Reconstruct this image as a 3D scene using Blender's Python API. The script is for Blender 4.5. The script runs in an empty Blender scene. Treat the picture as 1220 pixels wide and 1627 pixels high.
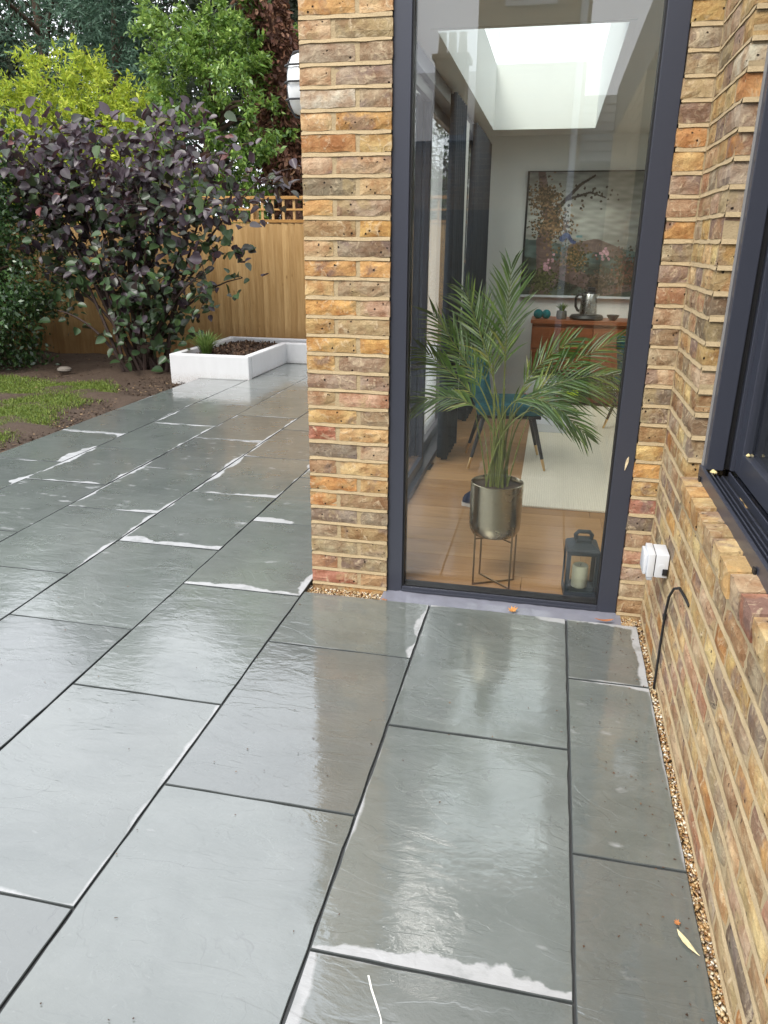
import bpy, bmesh, math, random
import numpy as np
from mathutils import Vector, Matrix
R = math.radians
SC = bpy.context.scene
COL = SC.collection
random.seed(7); RNG = np.random.default_rng(11)

# ------------------------------------------------------------------ camera
cam_d = bpy.data.cameras.new('camera'); CAM = bpy.data.objects.new('camera', cam_d); COL.objects.link(CAM)
F_PX, YAW, PITCH, ROLL = 1190.312, R(-12.112), R(-19.861), R(0.531)
CP = Vector((1.0137, -3.1044, 1.5316))
fw = Vector((math.sin(YAW)*math.cos(PITCH), math.cos(YAW)*math.cos(PITCH), math.sin(PITCH)))
rt = Vector((math.cos(YAW), -math.sin(YAW), 0)); up = rt.cross(fw)
r2 = rt*math.cos(ROLL)+up*math.sin(ROLL); u2 = up*math.cos(ROLL)-rt*math.sin(ROLL)
M = Matrix((r2, u2, -fw)).transposed().to_4x4(); M.translation = CP
CAM.matrix_world = M
cam_d.sensor_fit = 'VERTICAL'; cam_d.sensor_height = 36.0; cam_d.lens = F_PX/1627*36
cam_d.clip_start = 0.05; cam_d.clip_end = 800
SC.camera = CAM

# ------------------------------------------------------------------ sky, sun, exposure (overcast)
SUN_EL, SUN_ROT = R(52), R(205)
world = bpy.data.worlds.new('World'); SC.world = world; world.use_nodes = True
wn, wl = world.node_tree.nodes, world.node_tree.links
for n in list(wn): wn.remove(n)
sky = wn.new('ShaderNodeTexSky'); sky.sky_type = 'NISHITA'; sky.sun_disc = False
sky.sun_elevation = SUN_EL; sky.sun_rotation = SUN_ROT; sky.air_density = 1.5; sky.dust_density = 4.0
hs = wn.new('ShaderNodeHueSaturation'); hs.inputs['Saturation'].default_value = 0.12
mixw = wn.new('ShaderNodeMix'); mixw.data_type = 'RGBA'; mixw.inputs['Factor'].default_value = 0.72
mixw.inputs[7].default_value = (9.0, 9.35, 10.1, 1)
bg = wn.new('ShaderNodeBackground'); bg.inputs['Strength'].default_value = 0.12
wo = wn.new('ShaderNodeOutputWorld')
wl.new(sky.outputs[0], hs.inputs['Color']); wl.new(hs.outputs[0], mixw.inputs[6])
wl.new(mixw.outputs[2], bg.inputs['Color']); wl.new(bg.outputs[0], wo.inputs['Surface'])
sd = bpy.data.lights.new('sun', 'SUN'); sd.energy = 1.35; sd.angle = R(25); sd.color = (1.0, 0.95, 0.87)
so = bpy.data.objects.new('sun', sd); COL.objects.link(so)
sdir = Vector((math.sin(SUN_ROT)*math.cos(SUN_EL), math.cos(SUN_ROT)*math.cos(SUN_EL), math.sin(SUN_EL)))
so.rotation_euler = sdir.to_track_quat('Z', 'Y').to_euler()
so.location = sdir*20
vs = SC.view_settings; vs.view_transform = 'Standard'; vs.look = 'None'; vs.exposure = 1.21; vs.gamma = 1.0; vs.use_curve_mapping = False
cy = SC.cycles; cy.use_denoising = True; cy.max_bounces = 10; cy.diffuse_bounces = 5; cy.glossy_bounces = 5
cy.transmission_bounces = 6; cy.transparent_max_bounces = 16; cy.caustics_reflective = False; cy.caustics_refractive = False
cy.sample_clamp_indirect = 6.0

# ------------------------------------------------------------------ helpers
def link(o, parent=None):
    COL.objects.link(o)
    if parent is not None: o.parent = parent
    return o
def tag(o, label=None, cat=None, group=None, kind=None):
    if label: o['label'] = label
    if cat: o['category'] = cat
    if group: o['group'] = group
    if kind: o['kind'] = kind
    return o
def empty(name, loc=(0, 0, 0), rz=0, label=None, cat=None, group=None, kind=None):
    o = bpy.data.objects.new(name, None); o.location = loc; o.rotation_euler = (0, 0, rz); o.empty_display_size = .1
    COL.objects.link(o); return tag(o, label, cat, group, kind)

class MB:
    def __init__(s): s.v = []; s.f = []
    def add(s, vs, fs):
        b = len(s.v); s.v += [tuple(v) for v in vs]; s.f += [tuple(i+b for i in f) for f in fs]; return s
    def box(s, x0, x1, y0, y1, z0, z1):
        return s.add([(x0,y0,z0),(x1,y0,z0),(x1,y1,z0),(x0,y1,z0),(x0,y0,z1),(x1,y0,z1),(x1,y1,z1),(x0,y1,z1)],
                     [(0,3,2,1),(4,5,6,7),(0,1,5,4),(1,2,6,5),(2,3,7,6),(3,0,4,7)])
    def cbox(s, x0, x1, y0, y1, z0, z1, c=.004):
        """box with chamfered edges"""
        bm = bmesh.new(); bmesh.ops.create_cube(bm, size=1)
        for v in bm.verts: v.co = Vector(((x0+x1)/2+v.co.x*(x1-x0), (y0+y1)/2+v.co.y*(y1-y0), (z0+z1)/2+v.co.z*(z1-z0)))
        bmesh.ops.bevel(bm, geom=list(bm.edges), offset=c, segments=2, profile=.6, affect='EDGES')
        bm.verts.index_update(); s.add([v.co for v in bm.verts], [[v.index for v in f.verts] for f in bm.faces]); bm.free(); return s
    def tube(s, pts, rad, n=8, cap=True):
        pts = [Vector(p) for p in pts]; m = len(pts)
        if not hasattr(rad, '__len__'): rad = [rad]*m
        vs = []; ref = None
        for i, p in enumerate(pts):
            t = (pts[min(i+1, m-1)]-pts[max(i-1, 0)]).normalized()
            if ref is None: ref = Vector((0,0,1)) if abs(t.z) < .9 else Vector((1,0,0))
            a = t.cross(ref); a = a.normalized() if a.length > 1e-6 else t.orthogonal().normalized()
            b = a.cross(t); ref = b
            for k in range(n):
                an = 2*math.pi*k/n; vs.append(p+(a*math.cos(an)+b*math.sin(an))*rad[i])
        fs = [(i*n+k, i*n+(k+1) % n, (i+1)*n+(k+1) % n, (i+1)*n+k) for i in range(m-1) for k in range(n)]
        if cap: fs += [tuple(range(n))[::-1], tuple((m-1)*n+k for k in range(n))]
        return s.add(vs, fs)
    def lathe(s, prof, n=32, c=(0,0,0), sx=1, sy=1):
        vs = []; m = len(prof)
        for (r, z) in prof:
            for k in range(n):
                a = 2*math.pi*k/n; vs.append((c[0]+r*sx*math.cos(a), c[1]+r*sy*math.sin(a), c[2]+z))
        fs = [(i*n+k, i*n+(k+1) % n, (i+1)*n+(k+1) % n, (i+1)*n+k) for i in range(m-1) for k in range(n)]
        return s.add(vs, fs)
    def loft(s, rings, cap=True):
        n = len(rings[0]); vs = [p for r in rings for p in r]; m = len(rings)
        fs = [(i*n+k, i*n+(k+1) % n, (i+1)*n+(k+1) % n, (i+1)*n+k) for i in range(m-1) for k in range(n)]
        if cap: fs += [tuple(range(n))[::-1], tuple((m-1)*n+k for k in range(n))]
        return s.add(vs, fs)
    def mesh(s, name, mat, smooth=False):
        me = bpy.data.meshes.new(name); me.from_pydata(s.v, [], s.f); me.materials.append(mat)
        bm = bmesh.new(); bm.from_mesh(me); bmesh.ops.recalc_face_normals(bm, faces=bm.faces); bm.to_mesh(me); bm.free()
        if smooth:
            me.polygons.foreach_set('use_smooth', [True]*len(me.polygons))
            try: me.set_sharp_from_angle(angle=R(40))
            except Exception: pass
        return me
    def build(s, name, mat, parent=None, smooth=False):
        return link(bpy.data.objects.new(name, s.mesh(name, mat, smooth)), parent)

def np_mesh(name, V, F, mat, smooth=False):
    """V (n,3), F (m,k) uniform polygons"""
    me = bpy.data.meshes.new(name); V = np.asarray(V, np.float32); F = np.asarray(F, np.int32); m, k = F.shape
    me.vertices.add(len(V)); me.vertices.foreach_set('co', V.ravel())
    me.loops.add(m*k); me.loops.foreach_set('vertex_index', F.ravel())
    me.polygons.add(m); me.polygons.foreach_set('loop_start', np.arange(0, m*k, k, dtype=np.int32))
    try: me.polygons.foreach_set('loop_total', np.full(m, k, np.int32))
    except Exception: pass
    if smooth: me.polygons.foreach_set('use_smooth', np.ones(m, bool))
    me.update(calc_edges=True); me.materials.append(mat); return me

# ------------------------------------------------------------------ materials
class NT:
    def __init__(s, name):
        s.m = bpy.data.materials.new(name); s.m.use_nodes = True; s.t = s.m.node_tree; s.n = s.t.nodes; s.l = s.t.links
        for n in list(s.n): s.n.remove(n)
        s.out = s.n.new('ShaderNodeOutputMaterial')
    def node(s, kind, **kw):
        n = s.n.new('ShaderNode'+kind)
        for k, v in kw.items(): setattr(n, k, v)
        return n
    def set(s, sock, v):
        if isinstance(v, bpy.types.NodeSocket): s.l.new(v, sock)
        elif hasattr(v, '__len__') and len(v) == 3 and sock.type == 'RGBA': sock.default_value = (*v, 1)
        elif sock.type == 'RGBA' and not hasattr(v, '__len__'): sock.default_value = (v, v, v, 1)
        else: sock.default_value = v
    def tc(s, which='Object'): return s.node('TexCoord').outputs[which]
    def mapping(s, vec, scale=(1,1,1), loc=(0,0,0), rot=(0,0,0)):
        n = s.node('Mapping'); s.l.new(vec, n.inputs[0]); n.inputs['Scale'].default_value = scale; n.inputs['Location'].default_value = loc; n.inputs['Rotation'].default_value = rot; return n.outputs[0]
    def noise(s, vec=None, scale=5, detail=4, rough=.55, dist=0, out='Fac'):
        n = s.node('TexNoise'); 
        if vec is not None: s.l.new(vec, n.inputs['Vector'])
        n.inputs['Scale'].default_value = scale; n.inputs['Detail'].default_value = detail; n.inputs['Roughness'].default_value = rough; n.inputs['Distortion'].default_value = dist
        return n.outputs[0] if out == 'Fac' else n.outputs[1]
    def voro(s, vec, scale, feature='F1', rnd=1.0):
        n = s.node('TexVoronoi', feature=feature); s.l.new(vec, n.inputs['Vector']); n.inputs['Scale'].default_value = scale; n.inputs['Randomness'].default_value = rnd; return n.outputs[0], n
    def math(s, op, a, b=None, c=None, clamp=False):
        n = s.node('Math', operation=op, use_clamp=clamp); s.set(n.inputs[0], a)
        if b is not None: s.set(n.inputs[1], b)
        if c is not None: s.set(n.inputs[2], c)
        return n.outputs[0]
    def ramp(s, fac, stops, interp='LINEAR'):
        n = s.node('ValToRGB'); n.color_ramp.interpolation = interp; e = n.color_ramp.elements
        while len(e) < len(stops): e.new(.5)
        for el, (p, c) in zip(e, stops):
            el.position = p; el.color = (c, c, c, 1) if not hasattr(c, '__len__') else (*c, 1)
        s.l.new(fac, n.inputs[0]); return n.outputs[0]
    def mix(s, fac, a, b, mode='MIX'):
        n = s.node('Mix', data_type='RGBA', blend_type=mode); s.set(n.inputs[0], fac); s.set(n.inputs[6], a); s.set(n.inputs[7], b); return n.outputs[2]
    def bump(s, h, strength=.3, dist=.01, normal=None):
        n = s.node('Bump'); n.inputs['Strength'].default_value = strength; n.inputs['Distance'].default_value = dist; s.l.new(h, n.inputs['Height'])
        if normal is not None: s.l.new(normal, n.inputs['Normal'])
        return n.outputs[0]
    def bsdf(s, color, rough=.5, spec=.5, metal=0, normal=None, **kw):
        n = s.node('BsdfPrincipled'); s.set(n.inputs['Base Color'], color); s.set(n.inputs['Roughness'], rough)
        s.set(n.inputs['Specular IOR Level'], spec); s.set(n.inputs['Metallic'], metal)
        if normal is not None: s.l.new(normal, n.inputs['Normal'])
        for k, v in kw.items(): s.set(n.inputs[k], v)
        return n.outputs[0]
    def done(s, sh): s.l.new(sh, s.out.inputs['Surface']); return s.m

def plain(name, col, rough=.5, spec=.5, metal=0, vary=.15, nscale=30, bump=.0):
    t = NT(name); v = t.tc(); n = t.noise(v, nscale, 5)
    c = t.mix(n, tuple(x*(1-vary) for x in col), tuple(min(1, x*(1+vary)) for x in col))
    nm = t.bump(n, bump, .003) if bump else None
    r = t.math('MULTIPLY_ADD', n, .12, rough-.06)
    return t.done(t.bsdf(c, r, spec, metal, nm))

def mat_brick():
    t = NT('stock_brick'); oi = t.node('ObjectInfo'); v0 = t.tc()
    off = t.node('VectorMath', operation='SCALE'); cx = t.node('CombineXYZ'); t.l.new(oi.outputs['Random'], cx.inputs[0]); t.l.new(oi.outputs['Random'], cx.inputs[1])
    t.l.new(oi.outputs['Location'], off.inputs[0]); off.inputs['Scale'].default_value = 3.17
    ad = t.node('VectorMath', operation='ADD'); t.l.new(v0, ad.inputs[0]); t.l.new(off.outputs[0], ad.inputs[1]); v = ad.outputs[0]
    col = oi.outputs['Color']
    n1 = t.noise(v, 9, 6, .65); n2 = t.noise(v, 48, 5, .7); n3 = t.noise(v, 21, 6, .7, 1.2)
    c = t.mix(t.ramp(n1, [(.38, 0), (.60, 1)]), col, t.mix(1.0, col, (.60, .46, .38), 'MULTIPLY'))
    # a second firing colour in patches: grey-plum or straw
    pk = t.math('GREATER_THAN', t.math('FRACT', t.math('MULTIPLY', oi.outputs['Random'], 7.3)), .45)
    second = t.mix(pk, (.36, .27, .13), (.17, .12, .105))
    n4 = t.noise(v, 6.5, 4, .6, .4)
    c = t.mix(t.math('MULTIPLY', t.ramp(n4, [(.52, 0), (.60, 1)]), .62), c, second)
    c = t.mix(t.ramp(n3, [(.54, 0), (.68, .7)]), c, (.62, .50, .33))        # lime bloom
    c = t.mix(t.math('MULTIPLY', t.ramp(n2, [(.25, 1), (.45, 0)]), .38), c, (.14, .09, .055))
    n6 = t.noise(v, 150, 3, .7); c = t.mix(t.math('MULTIPLY', t.ramp(n6, [(.55, 0), (.7, 1)]), .45), c, t.mix(1.0, c, (.45, .4, .38), 'MULTIPLY'))
    d, _ = t.voro(v, 46); pn = t.noise(v, 17, 2)
    pit = t.math('MULTIPLY', t.ramp(d, [(.10, 1), (.24, 0)]), t.math('GREATER_THAN', pn, .56))
    c = t.mix(pit, c, (.022, .014, .01))
    h = t.math('SUBTRACT', t.math('ADD', t.math('MULTIPLY', n2, .7), t.math('MULTIPLY', n3, 1.1)), t.math('MULTIPLY', pit, 1.3))
    w = t.math('MULTIPLY_ADD', t.noise(v, 70, 3), .3, .62)
    return t.done(t.bsdf(c, w, .32, 0, t.bump(h, .95, .006)))
def mat_mortar():
    t = NT('mortar'); v = t.tc(); n = t.noise(v, 14, 5); n2 = t.noise(v, 160, 4, .7); n3 = t.noise(v, 3, 3)
    c = t.mix(n, (.38, .285, .165), (.52, .41, .25)); c = t.mix(t.math('MULTIPLY', n3, .3), c, (.30, .235, .14))
    c = t.mix(t.math('MULTIPLY', t.ramp(n2, [(.3, 1), (.48, 0)]), .4), c, (.2, .14, .08))
    return t.done(t.bsdf(c, .85, .2, 0, t.bump(t.math('ADD', n2, t.math('MULTIPLY', n, 2)), .6, .004)))
def mat_slab():
    t = NT('wet_slate_paving'); oi = t.node('ObjectInfo'); v0 = t.tc()
    off = t.node('VectorMath', operation='SCALE'); t.l.new(oi.outputs['Location'], off.inputs[0]); off.inputs['Scale'].default_value = 5.31
    ad = t.node('VectorMath', operation='ADD'); t.l.new(v0, ad.inputs[0]); t.l.new(off.outputs[0], ad.inputs[1]); v = ad.outputs[0]
    vs_ = t.mapping(v, (1, 2.3, 1), (0, 0, 0), (0, 0, R(28)))
    n1 = t.noise(v, 1.6, 5, .6, .6); n2 = t.noise(vs_, 5, 7, .62, .5); n3 = t.noise(v, 60, 4, .7); n5 = t.noise(v, 0.7, 2)
    c = t.mix(t.ramp(n1, [(.3, 0), (.7, 1)]), (.098, .113, .105), (.152, .170, .158))
    c = t.mix(t.math('MULTIPLY', t.ramp(n2, [(.45, 0), (.75, 1)]), .45), c, (.18, .196, .188))
    c = t.mix(t.math('MULTIPLY', t.ramp(n5, [(.5, 0), (.75, 1)]), .35), c, (.155, .16, .135))
    c = t.mix(t.math('MULTIPLY', t.math('SUBTRACT', t.math('FRACT', t.math('MULTIPLY', oi.outputs['Random'], 5.7)), .3), .75, clamp=True), c, (.085, .092, .09))
    rid = t.math('ABSOLUTE', t.math('SUBTRACT', t.noise(vs_, 2.2, 4, .5, 1.6), .5))
    vein = t.math('MULTIPLY', t.ramp(rid, [(0, 1), (.006, 0)]), t.ramp(t.noise(v, 3.1, 2), [(.5, 0), (.62, 1)]))
    c = t.mix(t.math('MULTIPLY', vein, .3), c, (.05, .05, .052))
    c = t.mix(t.math('MULTIPLY', t.ramp(n3, [(.62, 0), (.75, 1)]), .18), c, (.3, .31, .31))
    # dry margins left by the drying rain: width per edge is a property of each slab
    sep = t.node('SeparateXYZ'); t.l.new(v0, sep.inputs[0]); X, Y = sep.outputs[0], sep.outputs[1]
    def att(nm): a = t.node('Attribute', attribute_type='OBJECT', attribute_name=nm); return a.outputs['Fac']
    wob = t.noise(v, 7, 4, .6, .3); wob2 = t.noise(v, 2.7, 3, .5); fine = t.noise(v, 40, 3, .6)
    fac = t.math('MULTIPLY_ADD', wob, 1.5, t.math('MULTIPLY_ADD', wob2, 5.0, -2.75))
    fac = t.math('MULTIPLY_ADD', fine, .22, fac)
    m = None
    for key, coord, sgn, hk in (('dry_left', X, 1, 'half_x'), ('dry_right', X, -1, 'half_x'), ('dry_near', Y, 1, 'half_y'), ('dry_far', Y, -1, 'half_y')):
        dist = t.math('ADD', t.math('MULTIPLY_ADD', coord, float(sgn), att(hk)), .004)
        e = t.math('SUBTRACT', t.math('MULTIPLY', att(key), fac), dist)
        m = e if m is None else t.math('MAXIMUM', m, e)
    sp = t.math('MULTIPLY', t.math('SUBTRACT', t.math('ADD', t.noise(t.mapping(v, (1, 1.8, 1)), 8, 3, .55), t.math('MULTIPLY', att('dry_spots'), .1)), .70), .05)
    m = t.math('MAXIMUM', m, sp)
    mk = t.node('MapRange'); mk.clamp = True; t.l.new(m, mk.inputs[0]); mk.inputs[1].default_value = 0; mk.inputs[2].default_value = .009
    dry = t.math('MULTIPLY', mk.outputs[0], t.ramp(t.noise(v, 13, 4, .6), [(.28, .55), (.46, 1)]))
    c = t.mix(dry, c, t.mix(t.noise(v, 11, 5, .65), (.29, .296, .300), (.45, .457, .462)))
    wet_r = t.math('MULTIPLY_ADD', t.noise(v, 4.5, 5, .6), .30, .15)
    rough = t.mix(dry, wet_r, .33)
    hh = t.math('ADD', t.math('MULTIPLY', n2, 1.0), t.math('MULTIPLY', t.noise(vs_, 17, 4, .6, .8), .22))
    cleft = t.ramp(t.noise(vs_, 2.0, 4, .55, .7), [(.40, 0), (.412, .3), (.53, .34), (.54, .62), (.66, .66), (.67, 1)])
    hh = t.math('ADD', t.math('MULTIPLY', cleft, .5), hh)
    hh = t.math('SUBTRACT', hh, t.math('MULTIPLY', vein, .1))
    nm = t.bump(hh, .45, .009); cn = t.bump(t.math('ADD', t.math('MULTIPLY_ADD', cleft, .22, t.math('MULTIPLY', n2, .6)), t.math('MULTIPLY', t.noise(vs_, 14, 3, .5, .8), t.math('MULTIPLY', t.ramp(t.noise(v, 2.1, 2), [(.45, 0), (.68, 1)]), .75))), .30, .006)
    coat = t.math('SUBTRACT', 1.0, dry)
    return t.done(t.bsdf(c, rough, .4, 0, nm, **{'Coat Weight': coat, 'Coat Roughness': .025, 'Coat IOR': 1.98, 'Coat Normal': cn}))
def mat_glass(tint=(.955, .965, .955), f0=.060):
    t = NT('window_glass'); g = t.node('NewGeometry')
    d = t.node('VectorMath', operation='DOT_PRODUCT'); t.l.new(g.outputs['Incoming'], d.inputs[0]); t.l.new(g.outputs['Normal'], d.inputs[1])
    c = t.math('SUBTRACT', 1.0, t.math('ABSOLUTE', d.outputs['Value']), clamp=True)
    f = t.math('MULTIPLY_ADD', t.math('POWER', c, 5.0), 1-f0, f0)
    tr = t.node('BsdfTransparent'); tr.inputs[0].default_value = (*tint, 1)
    gl = t.node('BsdfGlossy'); gl.inputs['Roughness'].default_value = 0.0; gl.inputs['Color'].default_value = (.97, .97, 1, 1)
    mx = t.node('MixShader'); t.l.new(f, mx.inputs[0]); t.l.new(tr.outputs[0], mx.inputs[1]); t.l.new(gl.outputs[0], mx.inputs[2])
    return t.done(mx.outputs[0])
def mat_leaf(name, stops, rough=.45, spec=.5, trans=.3, tcol=None, objrand=False, low=None):
    t = NT(name); g = t.node('NewGeometry'); oi = t.node('ObjectInfo')
    r = oi.outputs['Random'] if objrand else g.outputs['Random Per Island']
    c = t.ramp(r, stops)
    if low:   # older, greener leaves low on the plant
        sp = t.node('SeparateXYZ'); t.l.new(g.outputs['Position'], sp.inputs[0])
        k = t.math('ADD', sp.outputs[2], t.math('MULTIPLY', t.math('SUBTRACT', t.math('FRACT', t.math('MULTIPLY', r, 13.7)), .5), 2.2))
        c = t.mix(t.ramp(t.math('MULTIPLY', k, .4), [(.38, 1), (.60, 0)]), c, low)
    n = t.noise(t.tc(), 1.1, 3); c = t.mix(t.math('MULTIPLY', n, .35), c, t.mix(1.0, c, (.55, .6, .5), 'MULTIPLY'))
    b = t.bsdf(c, rough, spec)
    if trans:
        tr = t.node('BsdfTranslucent'); t.set(tr.inputs[0], t.mix(.5, c, tcol or stops[-1][1]))
        mx = t.node('MixShader'); mx.inputs[0].default_value = trans; t.l.new(b, mx.inputs[1]); t.l.new(tr.outputs[0], mx.inputs[2]); b = mx.outputs[0]
    return t.done(b)
def mat_wood(name, a, b, axis=2, scale=7, rough=.6, spec=.3, knots=False, bump=.2):
    t = NT(name); oi = t.node('ObjectInfo'); v0 = t.tc()
    off = t.node('VectorMath', operation='SCALE'); t.l.new(oi.outputs['Location'], off.inputs[0]); off.inputs['Scale'].default_value = 3.7
    ad = t.node('VectorMath', operation='ADD'); t.l.new(v0, ad.inputs[0]); t.l.new(off.outputs[0], ad.inputs[1])
    sc = [scale*2.2]*3; sc[axis] = scale*.16
    v = t.mapping(ad.outputs[0], tuple(sc)); n = t.noise(v, 1, 6, .65, 1.1); n2 = t.noise(v, 4, 4, .6)
    c = t.mix(t.ramp(n, [(.3, 0), (.7, 1)]), a, b)
    c = t.mix(t.math('MULTIPLY', t.ramp(n2, [(.55, 0), (.8, 1)]), .35), c, tuple(x*.45 for x in a))
    c = t.mix(t.math('MULTIPLY', oi.outputs['Random'], .8), c, t.mix(1.0, c, (.66, .60, .52), 'MULTIPLY'))
    if knots:
        spz = t.node('SeparateXYZ'); t.l.new(v0, spz.inputs[0])
        c = t.mix(t.math('MULTIPLY', t.ramp(t.math('MULTIPLY_ADD', t.noise(ad.outputs[0], 6, 4), .35, spz.outputs[2]), [(.30, 1), (.62, 0)]), .55), c, (.16, .07, .022))   # damp creeping up from the soil
        sk = [3.2]*3; sk[axis] = 1.5
        d, _ = t.voro(t.mapping(ad.outputs[0], tuple(sk)), 2.6)
        c = t.mix(t.math('MULTIPLY', t.ramp(d, [(.02, 1), (.13, 0)]), .75), c, (.16, .075, .02))
    return t.done(t.bsdf(c, rough, spec, 0, t.bump(t.math('ADD', n, n2), bump, .003)))
def mat_soil():
    t = NT('soil'); v = t.tc(); n = t.noise(v, 14, 8, .7); n2 = t.noise(v, 2, 4)
    c = t.mix(n, (.028, .018, .012), (.095, .066, .046)); c = t.mix(t.math('MULTIPLY', n2, .5), c, (.07, .046, .032))
    return t.done(t.bsdf(c, .85, .25, 0, t.bump(n, 1, .03)))
def mat_island(name, stops, rough=.6, spec=.4):
    t = NT(name); g = t.node('NewGeometry'); c = t.ramp(g.outputs['Random Per Island'], stops, 'CONSTANT')
    n = t.noise(t.tc(), 80, 4); c = t.mix(t.math('MULTIPLY', n, .4), c, t.mix(1.0, c, (.6, .55, .5), 'MULTIPLY'))
    return t.done(t.bsdf(c, rough, spec))
def mat_farbrick():
    t = NT('distant_brickwork'); v = t.tc()
    n = t.node('TexBrick'); sp = t.node('SeparateXYZ'); t.l.new(v, sp.inputs[0])
    cb = t.node('CombineXYZ'); t.l.new(t.math('ADD', sp.outputs[0], sp.outputs[1]), cb.inputs[0]); t.l.new(sp.outputs[2], cb.inputs[1]); t.l.new(cb.outputs[0], n.inputs['Vector'])
    n.inputs['Scale'].default_value = 1; n.inputs['Brick Width'].default_value = .225; n.inputs['Row Height'].default_value = .077; n.inputs['Mortar Size'].default_value = .006
    n.inputs['Color1'].default_value = (.30, .2, .11, 1); n.inputs['Color2'].default_value = (.19, .13, .085, 1); n.inputs['Mortar'].default_value = (.36, .3, .2, 1)
    return t.done(t.bsdf(t.mix(t.math('MULTIPLY', t.noise(v, 3, 4), .5), n.outputs[0], (.2, .14, .09)), .85, .2))

BRICK, MORTAR, SLAB, GLASS = mat_brick(), mat_mortar(), mat_slab(), mat_glass()
GREY = plain('anthracite_frame', (.040, .044, .060), .34, .5, 0, .08, 200)
GREYIN = plain('dark_track', (.022, .024, .030), .4, .5, 0, .1, 90)
BLACK = plain('black_rubber', (.012, .012, .013), .5, .4)
WHITEW = plain('white_plaster', (.76, .765, .74), .75, .2, 0, .03, 6)
def mat_render():
    t = NT('white_masonry_paint'); v = t.tc(); n = t.noise(v, 9, 6, .6); n2 = t.noise(t.mapping(v, (3, 3, .6)), 4, 5, .6); n3 = t.noise(v, 70, 4, .7)
    sp = t.node('SeparateXYZ'); t.l.new(v, sp.inputs[0])
    splash = t.math('MULTIPLY', t.ramp(t.math('ADD', sp.outputs[2], t.math('MULTIPLY', n, .12)), [(.02, 1), (.13, 0)]), t.ramp(n3, [(.42, 0), (.62, 1)]))
    c = t.mix(n2, (.50, .50, .50), (.60, .60, .605)); c = t.mix(t.math('MULTIPLY', splash, .7), c, (.30, .25, .2)); c = t.mix(t.math('MULTIPLY', t.ramp(n2, [(.6, 0), (.75, 1)]), .18), c, (.42, .42, .36))
    return t.done(t.bsdf(c, .7, .25, 0, t.bump(t.math('ADD', n, n3), .5, .004)))
WHITEP = mat_render()
WHITEPL = plain('white_plastic', (.60, .62, .65), .3, .5, 0, .02)
GROUT = plain('joint_compound', (.045, .047, .048), .6, .4, 0, .3, 60, .3)
FENCE = mat_wood('treated_pine', (.42, .25, .095), (.60, .40, .185), 2, 9, .62, .25, True)
OAK = mat_wood('oak_floor', (.32, .17, .07), (.45, .26, .115), 0, 7, .42, .4, False, .05)
TEAK = mat_wood('sideboard_veneer', (.22, .062, .022), (.34, .11, .042), 0, 6, .4, .4, False, .05)
BARK = mat_wood('bark', (.06, .04, .03), (.12, .085, .06), 2, 14, .9, .2, False, 1)
STEMB = plain('shrub_stem', (.05, .032, .026), .7, .3, 0, .3, 25, .4)
SOIL = mat_soil()
GREENMEM = plain('damp_membrane', (.20, .205, .245), .12, .6, 0, .3, 12, .4)
FARB = mat_farbrick()
SLATE = plain('roof_slate', (.13, .135, .155), .5, .4, 0, .25, 4)

# ------------------------------------------------------------------ ground
def ground():
    nx, ny = 150, 130
    xs = np.concatenate([[-400, -120, -40, -20], np.linspace(-12, -2.9, nx), [6, 40, 400]])
    ys = np.concatenate([[-400, -60, -12], np.linspace(-4, 12, ny), [30, 100, 400]])
    X, Y = np.meshgrid(xs, ys); Z = np.full_like(X, -.075)
    for k in range(60):
        a, b, ph = RNG.normal(0, 6, 3)[:3]; Z += .0035*np.sin(a*X+b*Y+ph)
    Z = np.where((np.abs(X+7.5) < 5) & (np.abs(Y-4) < 8.5), Z, -.085)
    Z = np.where(X > -3.06, -.16, Z)
    V = np.stack([X, Y, Z], -1).reshape(-1, 3); n = len(xs)
    i, j = np.meshgrid(np.arange(len(ys)-1), np.arange(n-1), indexing='ij'); a = (i*n+j).ravel()
    F = np.stack([a, a+1, a+n+1, a+n], -1)
    o = link(bpy.data.objects.new('ground', np_mesh('ground', V, F, SOIL, True))); tag(o, 'bare damp brown soil of the garden bed', None, None, 'structure')
ground()

# ------------------------------------------------------------------ patio
EDGE = plain('slab_edge', (.06, .068, .068), .75, .25, 0, .3, 60)
def slab_mesh(w, l, seed):
    rr = random.Random(seed); hx, hy = w/2, l/2; pts = []
    for (ax, ay, bx, by) in ((-hx, -hy, hx, -hy), (hx, -hy, hx, hy), (hx, hy, -hx, hy), (-hx, hy, -hx, -hy)):
        n = max(3, int((abs(bx-ax)+abs(by-ay))/.06))
        for k in range(n):
            f = k/n; j = rr.uniform(-.0016, .0016) if k else 0
            x, y = ax+(bx-ax)*f, ay+(by-ay)*f
            if ax == bx: x += j
            else: y += j
            pts.append((x, y))
    n = len(pts); ch = .002
    def ins(p, d): return (p[0]*(1-d/hx), p[1]*(1-d/hy))
    vs_ = [(x, y, -.04) for x, y in pts]+[(x, y, -ch*.8+rr.uniform(-.001, .0008)) for x, y in pts]+[(*ins(p, ch*1.1), 0) for p in pts]
    fs = [(k, (k+1) % n, n+(k+1) % n, n+k) for k in range(n)]+[(n+k, n+(k+1) % n, 2*n+(k+1) % n, 2*n+k) for k in range(n)]+[tuple(2*n+k for k in range(n))]
    me = MB().add(vs_, fs).mesh('paving_slab', SLAB); me.materials.append(EDGE); sl_ = [1]*len(fs); sl_[-1] = 0; me.polygons.foreach_set('material_index', sl_); return me
patio = MB().box(-2.97, 1.47, -6.1, -.11, -.12, -.007).box(-2.97, -.02, -.11, 6.6, -.12, -.007).build('patio', GROUT)
tag(patio, 'wet grey slate patio with dark joints running round the house', None, None, 'structure')
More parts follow.
